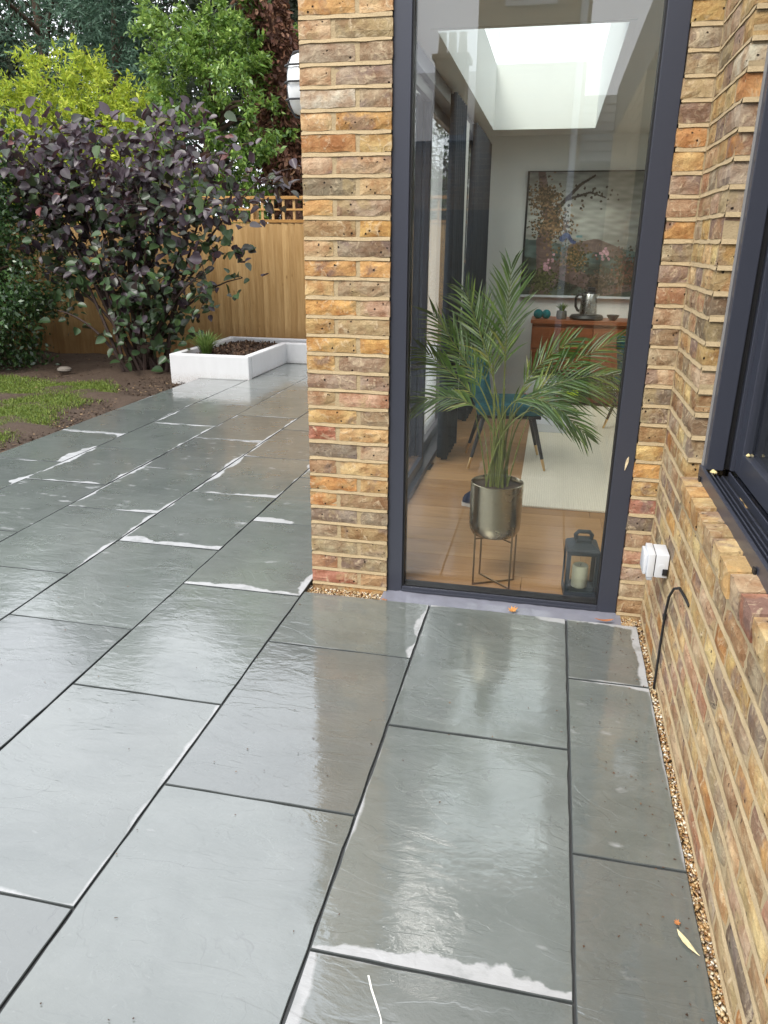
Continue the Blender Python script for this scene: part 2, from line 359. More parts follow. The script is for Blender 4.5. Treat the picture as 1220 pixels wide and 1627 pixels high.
COLS = {'E': (-2.985, -2.3825), 'D': (-2.3825, -1.7746), 'C': (-1.7746, -1.1771), 'B': (-1.1771, -.5904), 'A': (-.5904, -.0058), 'F': (-.0058, .5852), 'G': (.5852, 1.1804), 'H': (1.1804, 1.477)}
P = .8735
YS = {'A': -.160, 'B': .259, 'C': .691, 'D': 1.117, 'E': 1.535, 'F': -.580, 'G': -1.0165, 'H': -.585}
DRY = {  # (column, index from the reference joint upwards): left, right, near, far, spots
 ('E', 0): (0, 0.068, .012, .035, 0), ('E', -1): (.0, 0.074, 0, .02, 0), ('E', 1): (0, .02, .03, 0, 0),
 ('D', 0): (0.047, .025, .04, 0, .5), ('D', 1): (.01, .03, 0, .045, 0), ('D', 2): (.03, 0, .03, 0, 0), ('D', -1): (0, .0, .0, .0, .9),
 ('C', 0): (0.041, .02, .045, 0, .9), ('C', 1): (.02, .03, .02, .04, .8), ('C', -1): (0, .025, .0, .0, .3), ('C', 2): (.02, .02, .03, 0, .4),
 ('B', 0): (.02, 0, .075, .0, .8), ('B', 1): (0.034, .03, .05, 0, .5), ('B', -1): (.0, 0, 0, .02, .0), ('B', 2): (.02, .0, .02, .0, .7),
 ('A', 0): (0, .05, .06, .0, .3), ('A', 1): (.0, .02, .06, 0, .6), ('A', 2): (.03, .0, .0, 0, .6), ('A', -1): (0, .0, 0, .01, 0),
 ('F', 0): (0, .04, .012, .03, .2), ('F', -1): (0, .0, 0, 0, 0), ('F', -2): (0, .008, 0, 0, 0), ('F', -3): (0, .02, 0, 0, 0),
 ('G', 0): (.008, 0, 0, .04, .3), ('G', -1): (.014, 0, .065, 0, 0), ('G', -2): (.03, 0, .03, .012, .2),
 ('H', 0): (0, .04, .012, .05, 0), ('H', -1): (0, .010, 0, .025, .4), ('H', -2): (0, .010, .01, 0, .2)}
rs = random.Random(3); VEINSLAB = None
for c, (x0, x1) in COLS.items():
    for k in range(-7, 7):
        y0 = YS[c]+k*P; y1 = y0+P
        lim = -.105 if c in 'FGH' else 6.42
        if y0 > lim-.05 or y1 < -5.6: continue
        y1 = min(y1, lim)
        if lim-y1 < .1: y1 = lim
        g = .0034; w, l = x1-x0-2*g, y1-y0-2*g
        o = link(bpy.data.objects.new('paving_slab', slab_mesh(w, l, hash((c, k)) % 9999 if False else ord(c)*31+k)), patio)
        o.location = ((x0+x1)/2, (y0+y1)/2, rs.uniform(-.0012, .0012)); o.rotation_euler = (rs.uniform(-.0022, .0022), rs.uniform(-.0022, .0022), 0)
        d = DRY.get((c, k), (rs.choice((0, 0, .02)), rs.choice((0, 0, .02)), rs.choice((0, .02)), 0, rs.choice((0, .3))))
        o['half_x'] = w/2; o['half_y'] = l/2
        for nm, val in zip(('dry_left', 'dry_right', 'dry_near', 'dry_far', 'dry_spots'), d): o[nm] = float(val)
        if c == 'G' and k == -2: VEINSLAB = o
# pale quartz vein in the slab at the bottom of the picture
vm = MB(); pr = random.Random(5); x, y = .735, -1.925; L, Rr = [], []
for k in range(16):
    w = .0014+.0014*pr.random(); L.append((x-w, y, .0026)); Rr.append((x+w, y, .0026)); y -= .03; x += .0085+pr.uniform(-.008, .010)
vm.add(L+Rr, [(k, 16+k, 17+k, k+1) for k in range(15)])
QUARTZ = plain('quartz', (.72, .72, .68), .4, .5)
vn = vm.build('vein', QUARTZ); vn.parent = VEINSLAB; vn.location = -VEINSLAB.location; vn['label'] = 'white quartz vein'

# ------------------------------------------------------------------ brick pieces
def brick_variant(L, Hh, D, seed):
    """rough-edged stock brick: origin at its front lower left corner, front face towards -y"""
    rr = random.Random(seed); nx = max(3, int(L/.032)); nz = 3; vs_ = []
    for j in range(nz+1):
        for i in range(nx+1):
            x, z = L*i/nx, Hh*j/nz; e = 0
            edge = i in (0, nx) or j in (0, nz)
            if i == 0: x += rr.uniform(0, .004)
            if i == nx: x -= rr.uniform(0, .004)
            if j == 0: z += rr.uniform(0, .0055)
            if j == nz: z -= rr.uniform(0, .005)
            yy = rr.uniform(.001, .0045) if edge else rr.uniform(-.0022, .0018)
            vs_.append((x, yy, z))
    idx = lambda i, j: j*(nx+1)+i
    fs = [(idx(i, j), idx(i+1, j), idx(i+1, j+1), idx(i, j+1)) for j in range(nz) for i in range(nx)]
    ring = [idx(i, 0) for i in range(nx+1)]+[idx(nx, j) for j in range(1, nz+1)]+[idx(i, nz) for i in range(nx-1, -1, -1)]+[idx(0, j) for j in range(nz-1, 0, -1)]
    b = len(vs_)
    for k in ring: vs_.append((min(max(vs_[k][0], .002), L-.002), D, min(max(vs_[k][2], .003), Hh-.003)))
    n = len(ring)
    fs += [(ring[k], b+k, b+(k+1) % n, ring[(k+1) % n]) for k in range(n)]+[tuple(b+k for k in range(n))]
    m = MB().add(vs_, fs).mesh('brick', BRICK); return m
BH = .0655
VAR = {'S': [brick_variant(.222, BH, .10, 100+i) for i in range(14)], 'H': [brick_variant(.127, BH, .10, 200+i) for i in range(14)]}
LEN = {'S': .222, 'H': .127}
PAL = {'O': (.52, .285, .085), 'o': (.44, .205, .055), 'Y': (.54, .395, .185), 'y': (.50, .345, .14), 'G': (.30, .245, .175), 'g': (.23, .19, .14), 'D': (.13, .115, .10),
       'P': (.44, .26, .165), 'p': (.42, .30, .19), 'R': (.36, .135, .10), 'B': (.28, .175, .085), 'W': (.55, .52, .45), 'X': (.55, .10, .045)}
br = random.Random(42)
def lay(parent, kind, pos, rz, length, key, height=None):
    o = bpy.data.objects.new('brick', br.choice(VAR[kind])); link(o, parent)
    o.location = pos; o.rotation_euler = (br.uniform(-.012, .012), br.uniform(-.006, .006), rz)
    o.scale = (length/LEN[kind], 1, (height or BH)/BH)
    c = PAL[key]; c = tuple(a*.78+b*.22 for a, b in zip(c, (.54, .405, .235))); j = br.uniform(.98, 1.26); o.color = (c[0]*j, c[1]*j*br.uniform(.95, 1.05), c[2]*j*br.uniform(.9, 1.1), 1)
    return o
CH = .077
def strips(mb, axis, a0, a1, face, n0, n1, sgn=-1, seed=0):
    """weather-struck bed joints: recessed at the top edge, proud at the bottom; axis x (face y) or axis y (face x)"""
    rr = random.Random(seed); N = max(2, int(abs(a1-a0)/.05))
    for n in range(n0, n1+1):
        z = n*CH; vs_ = []
        for i in range(N+1):
            a = a0+(a1-a0)*i/N; hi = z+.0062+rr.uniform(-.0018, .0022); lo = z-.0055-rr.uniform(-.0015, .0025)
            for (d, zz) in ((.003, hi), (-.0006+rr.uniform(-.0010, .0010), lo), (.02, lo)):
                vs_.append((a, face-sgn*d, zz) if axis == 'x' else (face-sgn*d, a, zz))
        mb.add(vs_, [(3*i, 3*i+3, 3*i+4, 3*i+1) for i in range(N)]+[(3*i+1, 3*i+4, 3*i+5, 3*i+2) for i in range(N)])

# left pier
PWD = .3645
pier = empty('brick_pier', (0, 0, -.08), 0, 'narrow yellow stock brick pier left of the tall glass panel', 'pier')
KEY = {30: 'OY', 29: 'pG', 28: 'GG', 27: 'pG', 26: 'WG', 25: 'YO', 24: 'oY', 23: 'pp', 22: 'DY', 21: 'OG', 20: 'BO', 19: 'pg', 18: 'OO', 17: 'yG', 16: 'Op', 15: 'yp', 14: 'OO', 13: 'yg', 12: 'GG', 11: 'pP', 10: 'yG',
       9: 'Ry', 8: 'Dp', 7: 'By', 6: 'oy', 5: 'oB', 4: 'Dg', 3: 'gB', 2: 'gg', 1: 'Pg', 0: 'RB', -1: 'BO'}
mb = MB().box(.007, PWD-.006, .0042, .3, -.15, 2.62)
strips(mb, 'x', .003, PWD-.003, 0, -1, 33, -1, 1)
strips(mb, 'y', .003, .35, 0, -1, 33, -1, 2)
mort = mb.build('mortar', MORTAR, pier); mort.location.z = .08
S_, J_, H_ = .2225, .0145, .1275
for n in range(-1, 34):
    k = KEY.get(n, br.choice(['OY', 'yG', 'pY'])); z = n*CH+.006+.08
    if n % 2 == 0: lay(pier, 'S', (0, 0, z), 0, S_, k[0]); lay(pier, 'H', (S_+J_, 0, z), 0, H_, k[1])
    else: lay(pier, 'H', (0, 0, z), 0, H_, k[0]); lay(pier, 'S', (H_+J_, 0, z), 0, S_, k[1])
    if n % 2 == 0: lay(pier, 'S', (0, .345, z), R(-90), .228, br.choice('OYGyp'))
    else: lay(pier, 'H', (0, .238, z), R(-90), .122, br.choice('OYGyp')); lay(pier, 'H', (0, .345, z), R(-90), .095, br.choice('OYGyp'))

# right wall: short return beside the glass, and the long wall with its window
XW = 1.5
side = empty('brick_return', (1.395, 0, -.08), 0, 'thin column of brick ends right of the tall glass panel', 'wall')
RK = 'yGGpgoyGBOgGPpGGpDgBYOORDppgGBB' ; RK = 'yGGpgoyGBOgGP'+'pGGpDgByOyRDpPGGBB'
mb = MB().box(1.402, 1.51, .0042, .12, -.15, 2.62); strips(mb, 'x', 1.398, 1.5, 0, -1, 33, -1, 3)
mo = mb.build('mortar', MORTAR, side); mo.location = (-1.395, 0, .08)
for n in range(-1, 34):
    i = 29-n; k = RK[i] if 0 <= i < len(RK) else br.choice('yGOp')
    lay(side, 'H', (br.uniform(-.002, .003), 0, n*CH+.006+.08), 0, .104, k)
WY0, WY1, SILLZ = -.505, -2.72, .795           # window opening in the long wall
wall = empty('brick_wall', (XW, 0, -.08), 0, 'long yellow stock brick wall under the sliding window on the right', 'wall')
mb = MB().box(XW+.0040, XW+.2, -6, -.002, -.15, .70).box(XW+.0040, XW+.12, WY0+.006, -.002, .70, 2.62).box(XW+.0040, XW+.2, -6, WY1-.006, .70, 2.62)
strips(mb, 'y', -.003, -4.6, XW, -1, 8, -1, 4); strips(mb, 'y', -.003, WY0+.004, XW, 9, 33, -1, 5); strips(mb, 'y', WY1-.004, -4.6, XW, 9, 33, -1, 6)
for n in range(9, 34):        # bed joints carried round into the reveal
    z = n*CH; mb.add([(XW+.004, WY0+.0035, z+.0075), (XW+.1, WY0+.0035, z+.0075), (XW+.1, WY0-.002, z-.007), (XW+.002, WY0-.002, z-.007)], [(0, 1, 2, 3)])
mo = mb.build('mortar', MORTAR, wall); mo.location = (-XW, 0, .08)
pal_w = 'OYYYYyyyyGGGgpppppPPBBoOD'
def wall_key(): return br.choice(pal_w)
for n in range(-1, 34):
    z = n*CH+.006+.08
    spans = [(-.004, -3.95)] if n <= 8 else [(-.004, WY0), (WY1, -3.4)]
    if n > 22: spans = spans[:1]
    for (a, b) in spans:
        y = a; i = n
        if n > 8 and a > -1:
            seq = (('S', .222), ('H', .127), ('H', .124)) if n % 2 else (('H', .124), ('H', .127), ('S', .222))
        else:
            seq = None; first = .06 if n % 2 else 0
        q = 0
        while y > b+.03:
            if seq is not None:
                if q >= len(seq): break
                kd, ln = seq[q]
            else:
                kd = 'S' if (i+q) % 2 else 'H'; ln = LEN[kd]
                if q == 0 and n % 2: kd, ln = 'H', .07
            key = wall_key()
            if n == 1 and abs(y+.78) < .13 and kd == 'S': key = 'X'
            if n == 26 and seq is not None and q == 2: key = 'W'
            lay(wall, kd, (0, y, z), R(-90), ln, key); y -= ln+.0125; q += 1
# brick sill: headers laid flat, tops sloping out
y = WY0-.004; i = 0
VS = [brick_variant(.104, .078, .16, 400+i) for i in range(8)]
sk = 'YOyYBYOpRYYyGYOYPyYOY'
while y > WY1+.05:
    o = link(bpy.data.objects.new('sill_brick', VS[i % 8]), wall); o.location = (-.012, y, .712+.08+br.uniform(-.002, .002)); o.rotation_euler = (R(5)+br.uniform(-.01, .01), br.uniform(-.02, .02), R(-90))
    c = PAL[sk[i % len(sk)]]; o.color = (min(1, c[0]*.75+.16), c[1]*.75+.125, c[2]*.75+.075, 1); y -= .1155; i += 1
sm = MB().box(XW+.002, XW+.15, WY1, WY0, .69, .772).build('sill_mortar', MORTAR, wall); sm.location = (-XW, 0, .08)

# ------------------------------------------------------------------ house body: room, roof, ceiling (setting)
RX0, RX1, RY1, RZ = .21, 4.2, 5.0, 2.5
def struct(name, mb, mat, label, smooth=False): return tag(mb.build(name, mat, None, smooth), label, None, None, 'structure')
SKX0, SKX1, SKY0, SKY1 = .36, 1.26, 1.08, 4.56
struct('room_ceiling', MB().box(.02, 4.3, .12, SKY0-.031, RZ, RZ+.12).box(.02, 4.3, SKY1+.031, 5.1, RZ, RZ+.12).box(.02, SKX0-.031, SKY0-.031, SKY1+.031, RZ, RZ+.12).box(SKX1+.031, 2.169, SKY0-.031, SKY1+.031, RZ, RZ+.12).box(3.531, 4.3, SKY0-.031, SKY1+.031, RZ, RZ+.12), WHITEW, 'white plaster ceiling of the dining room')
struct('flat_roof', MB().box(.02, 4.3, .02, SKY0-.05, 2.64, 3.0).box(.02, 4.3, SKY1+.05, 5.2, 2.64, 3.0).box(.02, SKX0-.05, SKY0-.05, SKY1+.05, 2.64, 3.0).box(SKX1+.05, 2.15, SKY0-.05, SKY1+.05, 2.64, 3.0).box(3.55, 4.3, SKY0-.05, SKY1+.05, 2.64, 3.0).box(1.52, 4.3, -6, .02, 2.64, 3.0), SLATE, 'flat roof over the dining room')
SKG = mat_glass((.945, .975, .955), .05)
def skylight(label, x0, x1, y0, y1):
    sl = empty('skylight', (x0, y0, 3.0), 0, label, 'skylight', 'rooflights of the dining room')
    for b in ((x0-.03, x0, y0-.03, y1+.03), (x1, x1+.03, y0-.03, y1+.03), (x0, x1, y0-.03, y0), (x0, x1, y1, y1+.03)):
        MB().box(b[0]-x0, b[1]-x0, b[2]-y0, b[3]-y0, RZ-.002-3, .02).build('lining', WHITEW, sl)
    MB().box(-.06, x1-x0+.06, -.06, y1-y0+.06, .03, .042).build('pane', SKG, sl)
skylight('long rectangular skylight in the ceiling seen through the tall glass', SKX0, SKX1, SKY0, SKY1)
skylight('added skylight out of sight over the rug, brightening the room', 2.2, 3.5, SKY0, SKY1)  # added opening, never in view, lets extra daylight into the dining room
struct('room_wall_back', MB().box(.21, 4.3, RY1, RY1+.2, -.02, RZ), WHITEW, 'white wall behind the sideboard')
struct('room_wall_right', MB().box(RX1, RX1+.1, -.1, RY1, -.02, RZ), WHITEW, 'white wall of the dining room')
struct('room_wall_front', MB().box(1.515, RX1, .125, .25, -.02, RZ).box(1.64, 1.75, -.12, .125, -.02, RZ), WHITEW, 'white inner wall beside the glass panel')
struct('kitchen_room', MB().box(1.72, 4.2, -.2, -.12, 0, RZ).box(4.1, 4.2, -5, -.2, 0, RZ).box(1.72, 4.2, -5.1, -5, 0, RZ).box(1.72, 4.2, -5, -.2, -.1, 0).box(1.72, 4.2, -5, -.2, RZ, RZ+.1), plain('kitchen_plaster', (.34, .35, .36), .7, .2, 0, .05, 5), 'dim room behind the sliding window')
# pale inner face of the pier
struct('pier_lining', MB().box(.02, .352, .302, .33, -.02, RZ), WHITEW, 'pale inner lining of the brick pier')
# oak floor
floor = tag(MB().box(.05, 4.2, .09, 5.0, -.12, -.014).build('room_floor', plain('floor_bed', (.08, .05, .03), .8)), 'oak plank floor of the dining room', None, None, 'structure')
fr = random.Random(9); y = .098; row = 0
pm = {}
for row in range(26):
    x = .215-fr.uniform(.0, 1.6)
    while x < 3.2:
        l = fr.choice((1.2, 1.5, 1.85)); a, b = max(x, .215), min(x+l, 3.6)
        if b-a > .05:
            key = round(b-a, 3)
            if key not in pm: pm[key] = MB().cbox(-(b-a)/2+.0008, (b-a)/2-.0008, .0008, .1872, -.014, 0, .0016).mesh('plank', OAK)
            o = link(bpy.data.objects.new('plank', pm[key]), floor); o.location = ((a+b)/2, y, 0)
        x += l
    y += .188
    if y > 4.85: break

struct('door_pillar', MB().cbox(.20, .275, 2.86, 3.38, .036, 2.398, .004), WHITEW, 'white pillar between the sliding doors')
# left sliding glazing of the room
gz = empty('sliding_door', (.15, .35, 0), 0, 'dark framed sliding glass door along the left of the dining room', 'door')
def gpart(name, mb, mat): o = mb.build(name, mat, gz); o.location = (-.15, -.35, 0); return o
gpart('track', MB().cbox(.10, .235, .335, 4.98, -.03, .035, .004), GREY); gpart('head', MB().cbox(.10, .235, .335, 4.98, 2.40, 2.49, .004), GREY)
for (a, b, xo) in ((.34, 2.0, .18), (1.93, 3.5, .13), (3.43, 4.97, .18)):
    for yy in (a, b-.06): gpart('stile', MB().cbox(xo-.022, xo+.022, yy, yy+.06, .036, 2.399, .003), GREY)
    gpart('rail', MB().cbox(xo-.022, xo+.022, a+.061, b-.061, .036, .105, .003), GREY); gpart('rail', MB().cbox(xo-.022, xo+.022, a+.061, b-.061, 2.33, 2.399, .003), GREY)
    gpart('pane', MB().box(xo-.008, xo+.008, a+.055, b-.055, .10, 2.335), GLASS)

# ------------------------------------------------------------------ tall glass panel facing the camera
fw_ = empty('fixed_window', (.875, .05, 0), 0, 'tall fixed glass panel in anthracite frame between the brick piers', 'window')
def fpart(name, mb, mat, lab=None): o = mb.build(name, mat, fw_); o.location = (-.875, -.05, 0); (o.__setitem__('label', lab) if lab else None); return o
FX0, FX1 = .360, 1.396
fpart('frame', MB().cbox(FX0, FX0+.072, .018, .088, -.05, 2.62, .003), GREY); fpart('frame', MB().cbox(FX1-.080, FX1, .018, .088, -.05, 2.62, .003), GREY)
fpart('frame', MB().cbox(FX0+.0725, FX1-.0805, .018, .088, -.05, .018, .003), GREY)
fpart('frame', MB().cbox(FX0+.0725, FX1-.0805, .018, .088, 2.55, 2.62, .003), GREY)
gk = MB()
for a in ((FX0+.0722, FX0+.079, .026, .085, .0182, 2.549), (FX1-.0865, FX1-.0802, .026, .085, .0182, 2.549), (FX0+.079, FX1-.0865, .026, .085, .0182, .024)): gk.box(*a)
fpart('gasket', gk, BLACK)
fpart('pane', MB().box(FX0+.076, FX1-.084, .047, .063, .021, 2.56), GLASS)
fpart('bead', MB().cbox(FX0+.0725, FX1-.0805, .012, .0175, -.006, .004, .002), GREY)
struct('parapet', MB().box(.002, 1.5, .004, .12, 2.625, 3.05).box(1.503, 1.7, -6, -.001, 2.625, 3.05), GREY, 'dark fascia over the glass panel')
# threshold membrane
th = MB(); tr_ = random.Random(8); A, B = [], []
for k in range(42):
    x = FX0-.01+(1.415-FX0+.01)*k/41; A.append((x, .017, -.008+tr_.uniform(-.002, .002))); B.append((x, -.103, -.0155+tr_.uniform(-.002, .003)))
th.add(A+B, [(k, k+1, 43+k, 42+k) for k in range(41)]); 
thr = th.build('door_threshold', GREENMEM, None, True); tag(thr, 'wet lilac grey threshold strip under the tall glass panel', 'threshold')

# ------------------------------------------------------------------ sliding window in the right wall
SX = XW+.052
sw = empty('sliding_window', (SX, WY0, SILLZ), 0, 'anthracite sliding window with open bottom track over the brick sill', 'window')
def spart(name, mb, mat, lab=None): o = mb.build(name, mat, sw); o.location = (-SX, -WY0, -SILLZ); (o.__setitem__('label', lab) if lab else None); return o
spart('jamb', MB().cbox(SX, SX+.055, WY0-.052, WY0-.004, SILLZ+.036, 2.62, .003), GREY)
spart('jamb', MB().cbox(SX+.075, SX+.13, WY0-.052, WY0-.004, SILLZ+.036, 2.62, .003), GREY)
spart('jamb_slot', MB().box(SX+.056, SX+.074, WY0-.03, WY0-.004, SILLZ+.036, 2.62), BLACK)
spart('sealant', MB().box(SX-.006, SX+.004, WY0-.012, WY0-.003, SILLZ-.01, 2.62), plain('sealant', (.24, .235, .23), .5))
# bottom rail with two open tracks
tk = MB()
tk.cbox(SX-.012, SX, WY1, WY0-.005, SILLZ-.03, SILLZ+.040, .002)
spart('fascia', tk, GREY)
spart('track_base', MB().box(SX+.0005, SX+.19, WY1, WY0-.005, SILLZ-.02, SILLZ+.006), GREYIN)
for xx, hh in ((.012, .033), (.030, .026), (.052, .020), (.072, .034), (.098, .020), (.118, .034)):
    spart('track', MB().cbox(SX+xx, SX+xx+.005, WY1, WY0-.053, SILLZ+.0065, SILLZ+hh, .001), GREY)
for yy in (WY0-.045, WY0-.80, WY0-1.5):
    spart('drain_cap', MB().cbox(SX-.019, SX-.0125, yy-.022, yy, SILLZ-.004, SILLZ+.012, .003), BLACK)
spart('sash_stile', MB().cbox(SX+.086, SX+.128, WY0-.125, WY0-.056, SILLZ+.04, 2.56, .003), GREY)
spart('sash_rail', MB().cbox(SX+.086, SX+.128, WY1+.06, WY0-.1255, SILLZ+.04, SILLZ+.115, .003), GREY)
spart('sash_stile', MB().cbox(SX+.086, SX+.128, WY1+.001, WY1+.059, SILLZ+.04, 2.56, .003), GREY)
spart('pane', MB().box(SX+.099, SX+.115, WY1+.05, WY0-.12, SILLZ+.11, 2.56), GLASS)
spart('head', MB().cbox(SX, SX+.13, WY1, WY0-.055, 2.565, 2.62, .003), GREY)
crumb = MB()
for (x, y, z, s) in ((SX+.02, WY0-.07, SILLZ+.035, .010), (SX+.024, WY0-.082, SILLZ+.037, .007), (SX+.094, WY0-.16, SILLZ+.12, .007)):
    crumb.lathe([(0, -s), (s*.7, -s*.5), (s, 0), (s*.6, s*.6), (0, s)], 7, (x, y, z))
spart('debris', crumb, plain('debris', (.6, .5, .24), .8), 'crumbs of straw coloured debris')

# ------------------------------------------------------------------ gravel in the drainage gap
def gravel(name, label, rects, count, seed, z0, smin=.0035, smax=.0085):
    rg = np.random.default_rng(seed)
    base = np.array([(1,0,0),(-.5,.87,0),(-.5,-.87,0),(.35,.6,.55),(.35,-.6,.55),(-.7,0,.55),(0,0,-.5)])
    F0 = np.array([(0,3,4),(1,5,3),(2,4,5),(3,5,4),(0,1,3),(1,2,5),(2,0,4),(0,6,1),(1,6,2),(2,6,0)])
    areas = np.array([abs((b-a)*(d-c)) for a, b, c, d in rects]); pr = areas/areas.sum()
    idx = rg.choice(len(rects), count, p=pr); rc = np.array(rects)[idx]
    x = rc[:, 0]+(rc[:, 1]-rc[:, 0])*rg.random(count); y = rc[:, 2]+(rc[:, 3]-rc[:, 2])*rg.random(count)
    s = smin+(smax-smin)*rg.random(count)**2; z = z0+rg.random(count)*.010
    a = rg.random(count)*6.283; V = base[None]*(s[:, None, None]*(1+.35*rg.normal(size=(count, 7, 3))*.6))
    V[:, :, 2] *= .8; ca, sa = np.cos(a)[:, None], np.sin(a)[:, None]
    X = V[..., 0]*ca-V[..., 1]*sa; Y = V[..., 0]*sa+V[..., 1]*ca
    tl = rg.normal(0, .5, (count, 1)); Z = V[..., 2]+X*tl
    V = np.stack([X+x[:, None], Y+y[:, None], Z+z[:, None]], -1).reshape(-1, 3)
    F = (F0[None]+(np.arange(count)*7)[:, None, None]).reshape(-1, 3)
    o = link(bpy.data.objects.new(name, np_mesh(name, V, F, GRAVEL))); return tag(o, label, 'gravel', None, 'stuff')
GRAVEL = mat_island('pea_gravel', [(0, (.42, .25, .10)), (.2, (.60, .46, .26)), (.38, (.30, .15, .06)), (.52, (.66, .58, .42)), (.66, (.48, .32, .15)), (.8, (.20, .13, .08)), (.9, (.74, .70, .60))], .35, .6)
gravel('gravel', 'golden pea gravel strip between patio and right brick wall', [(1.470, 1.504, -4.2, -.02)], 5200, 4, -.020)
gravel('gravel', 'golden pea gravel along the foot of the brick pier', [(-.02, .365, -.10, .0), (-.05, -.002, -.11, .35)], 2200, 5, -.034)
gravel('gravel', 'golden pea gravel in the corner by the socket wall', [(1.385, 1.475, -.10, .0)], 700, 6, -.030)
struct('drain_bed', MB().box(-.08, .37, -.104, .004, -.14, -.045).box(-.08, 0, -.11, 5, -.14, -.045).box(1.38, 1.51, -.104, .004, -.14, -.042).box(1.465, 1.515, -6, -.104, -.14, -.032), plain('wet_grit', (.16, .10, .05), .7, .3, 0, .5, 120, .8), 'grit bed under the gravel')

# ------------------------------------------------------------------ white planter
PX0, PX1, PY0, PY1, PYM, PT = -3.36, -2.365, 5.10, 6.80, 6.40, .265
pl = empty('raised_planter', (-2.9, 5.8, 0), 0, 'white rendered L-shaped raised planter at the far end of patio', 'planter')
def ppart(nm, mb, mat, sm=False): o = mb.build(nm, mat, pl, sm); o.location = (2.9, -5.8, 0); return o
T = .095
ppart('wall', MB().cbox(PX0, PX1, PY0, PY0+T, -.12, PT, .016), WHITEP)
ppart('wall', MB().cbox(PX0, PX0+T, PY0+T+.001, PY1-.001, -.12, PT-.001, .016), WHITEP)
ppart('wall', MB().cbox(PX1-T, PX1, PY0+T+.001, PYM+T-.001, -.0, PT-.001, .016), WHITEP)
ppart('wall', MB().cbox(PX1-T, -.4, PYM+T*.0+.0, PYM+T, -.0, PT-.002, .016), WHITEP)
ppart('wall', MB().cbox(PX0, -.4, PY1, PY1+T, -.12, PT, .016), WHITEP)
def mound(x0, x1, y0, y1, z, amp, seed, n=40):
    rg = np.random.default_rng(seed); xs = np.linspace(x0, x1, n); ys = np.linspace(y0, y1, n); X, Y = np.meshgrid(xs, ys)
    Z = z+amp*np.sin(np.pi*(X-x0)/(x1-x0))*np.sin(np.pi*(Y-y0)/(y1-y0))+rg.normal(0, .009, X.shape)
    i, j = np.meshgrid(np.arange(n-1), np.arange(n-1), indexing='ij'); a = (i*n+j).ravel()
    return np_mesh('soil', np.stack([X, Y, Z], -1).reshape(-1, 3), np.stack([a, a+1, a+n+1, a+n], -1), SOIL)
o = link(bpy.data.objects.new('soil', mound(PX0+T, PX1-T, PY0+T, PY1, PT-.075, .055, 3, 60)), pl); o.location = (2.9, -5.8, 0)
o = link(bpy.data.objects.new('soil', mound(PX1-T, -.4, PYM+T, PY1, PT-.08, .01, 4, 30)), pl); o.location = (2.9, -5.8, 0)
# bark chips on the soil
rg = np.random.default_rng(21); n = 1500
cx_ = rg.uniform(PX0+T+.03, PX1-T-.02, n); cy_ = rg.uniform(PY0+T+.02, PY1-.05, n)
cz = PT-.075+.055*np.sin(np.pi*(cx_-PX0-T)/(PX1-PX0-2*T))*np.sin(np.pi*(cy_-PY0-T)/(PY1-PY0-T))+rg.uniform(0, .018, n)

def leaf_arrays(pos, t, nrm, length, width, shape):
    """pos,t,nrm (N,3); shape: list of (u,v,w), faces uniform"""
    t = t/np.linalg.norm(t, axis=1, keepdims=True); s = np.cross(nrm, t); s /= np.linalg.norm(s, axis=1, keepdims=True)+1e-9; nn = np.cross(t, s)
    pts, faces = shape; pts = np.array(pts); k = len(pts); N = len(pos)
    V = pos[:, None]+t[:, None]*(pts[None, :, 0, None]*length[:, None, None])+s[:, None]*(pts[None, :, 1, None]*width[:, None, None])+nn[:, None]*(pts[None, :, 2, None]*width[:, None, None])
    F = (np.array(faces)[None]+(np.arange(N)*k)[:, None, None]).reshape(-1, len(faces[0]))
    return V.reshape(-1, 3), F
DIAMOND = ([(0,0,0),(.45,.5,.14),(1,0,-.05),(.45,-.5,.14)], [(0,1,2,3)])
OVAL = ([(0,0,0),(.06,.26,.12),(.28,.46,.20),(.58,.45,.17),(.86,.24,.04),(1.05,0,-.16),(.86,-.24,.04),(.58,-.45,.17),(.28,-.46,.20),(.06,-.26,.12)], [(0,1,2,3,4,5),(0,5,6,7,8,9)])
CHIP = ([(0,-.5,0),(1,-.4,.2),(.9,.5,.0),(.1,.4,.2)], [(0,1,2,3)])
def rdir(n, rg, zb=0):
    v = rg.normal(size=(n, 3)); v[:, 2] += zb; return v/np.linalg.norm(v, axis=1, keepdims=True)
V, F = leaf_arrays(np.stack([cx_, cy_, cz], -1), rdir(n, rg), rdir(n, rg, 1), rg.uniform(.02, .05, n), rg.uniform(.012, .03, n), CHIP)
CHIPM = mat_island('bark_chips', [(0, (.05, .028, .018)), (.4, (.09, .05, .03)), (.7, (.14, .085, .05)), (.9, (.2, .13, .08))], .8, .3)
o = link(bpy.data.objects.new('bark_chip', np_mesh('bark_chip', V, F, CHIPM)), pl); o.location = (2.9, -5.8, 0); o['kind'] = 'stuff'
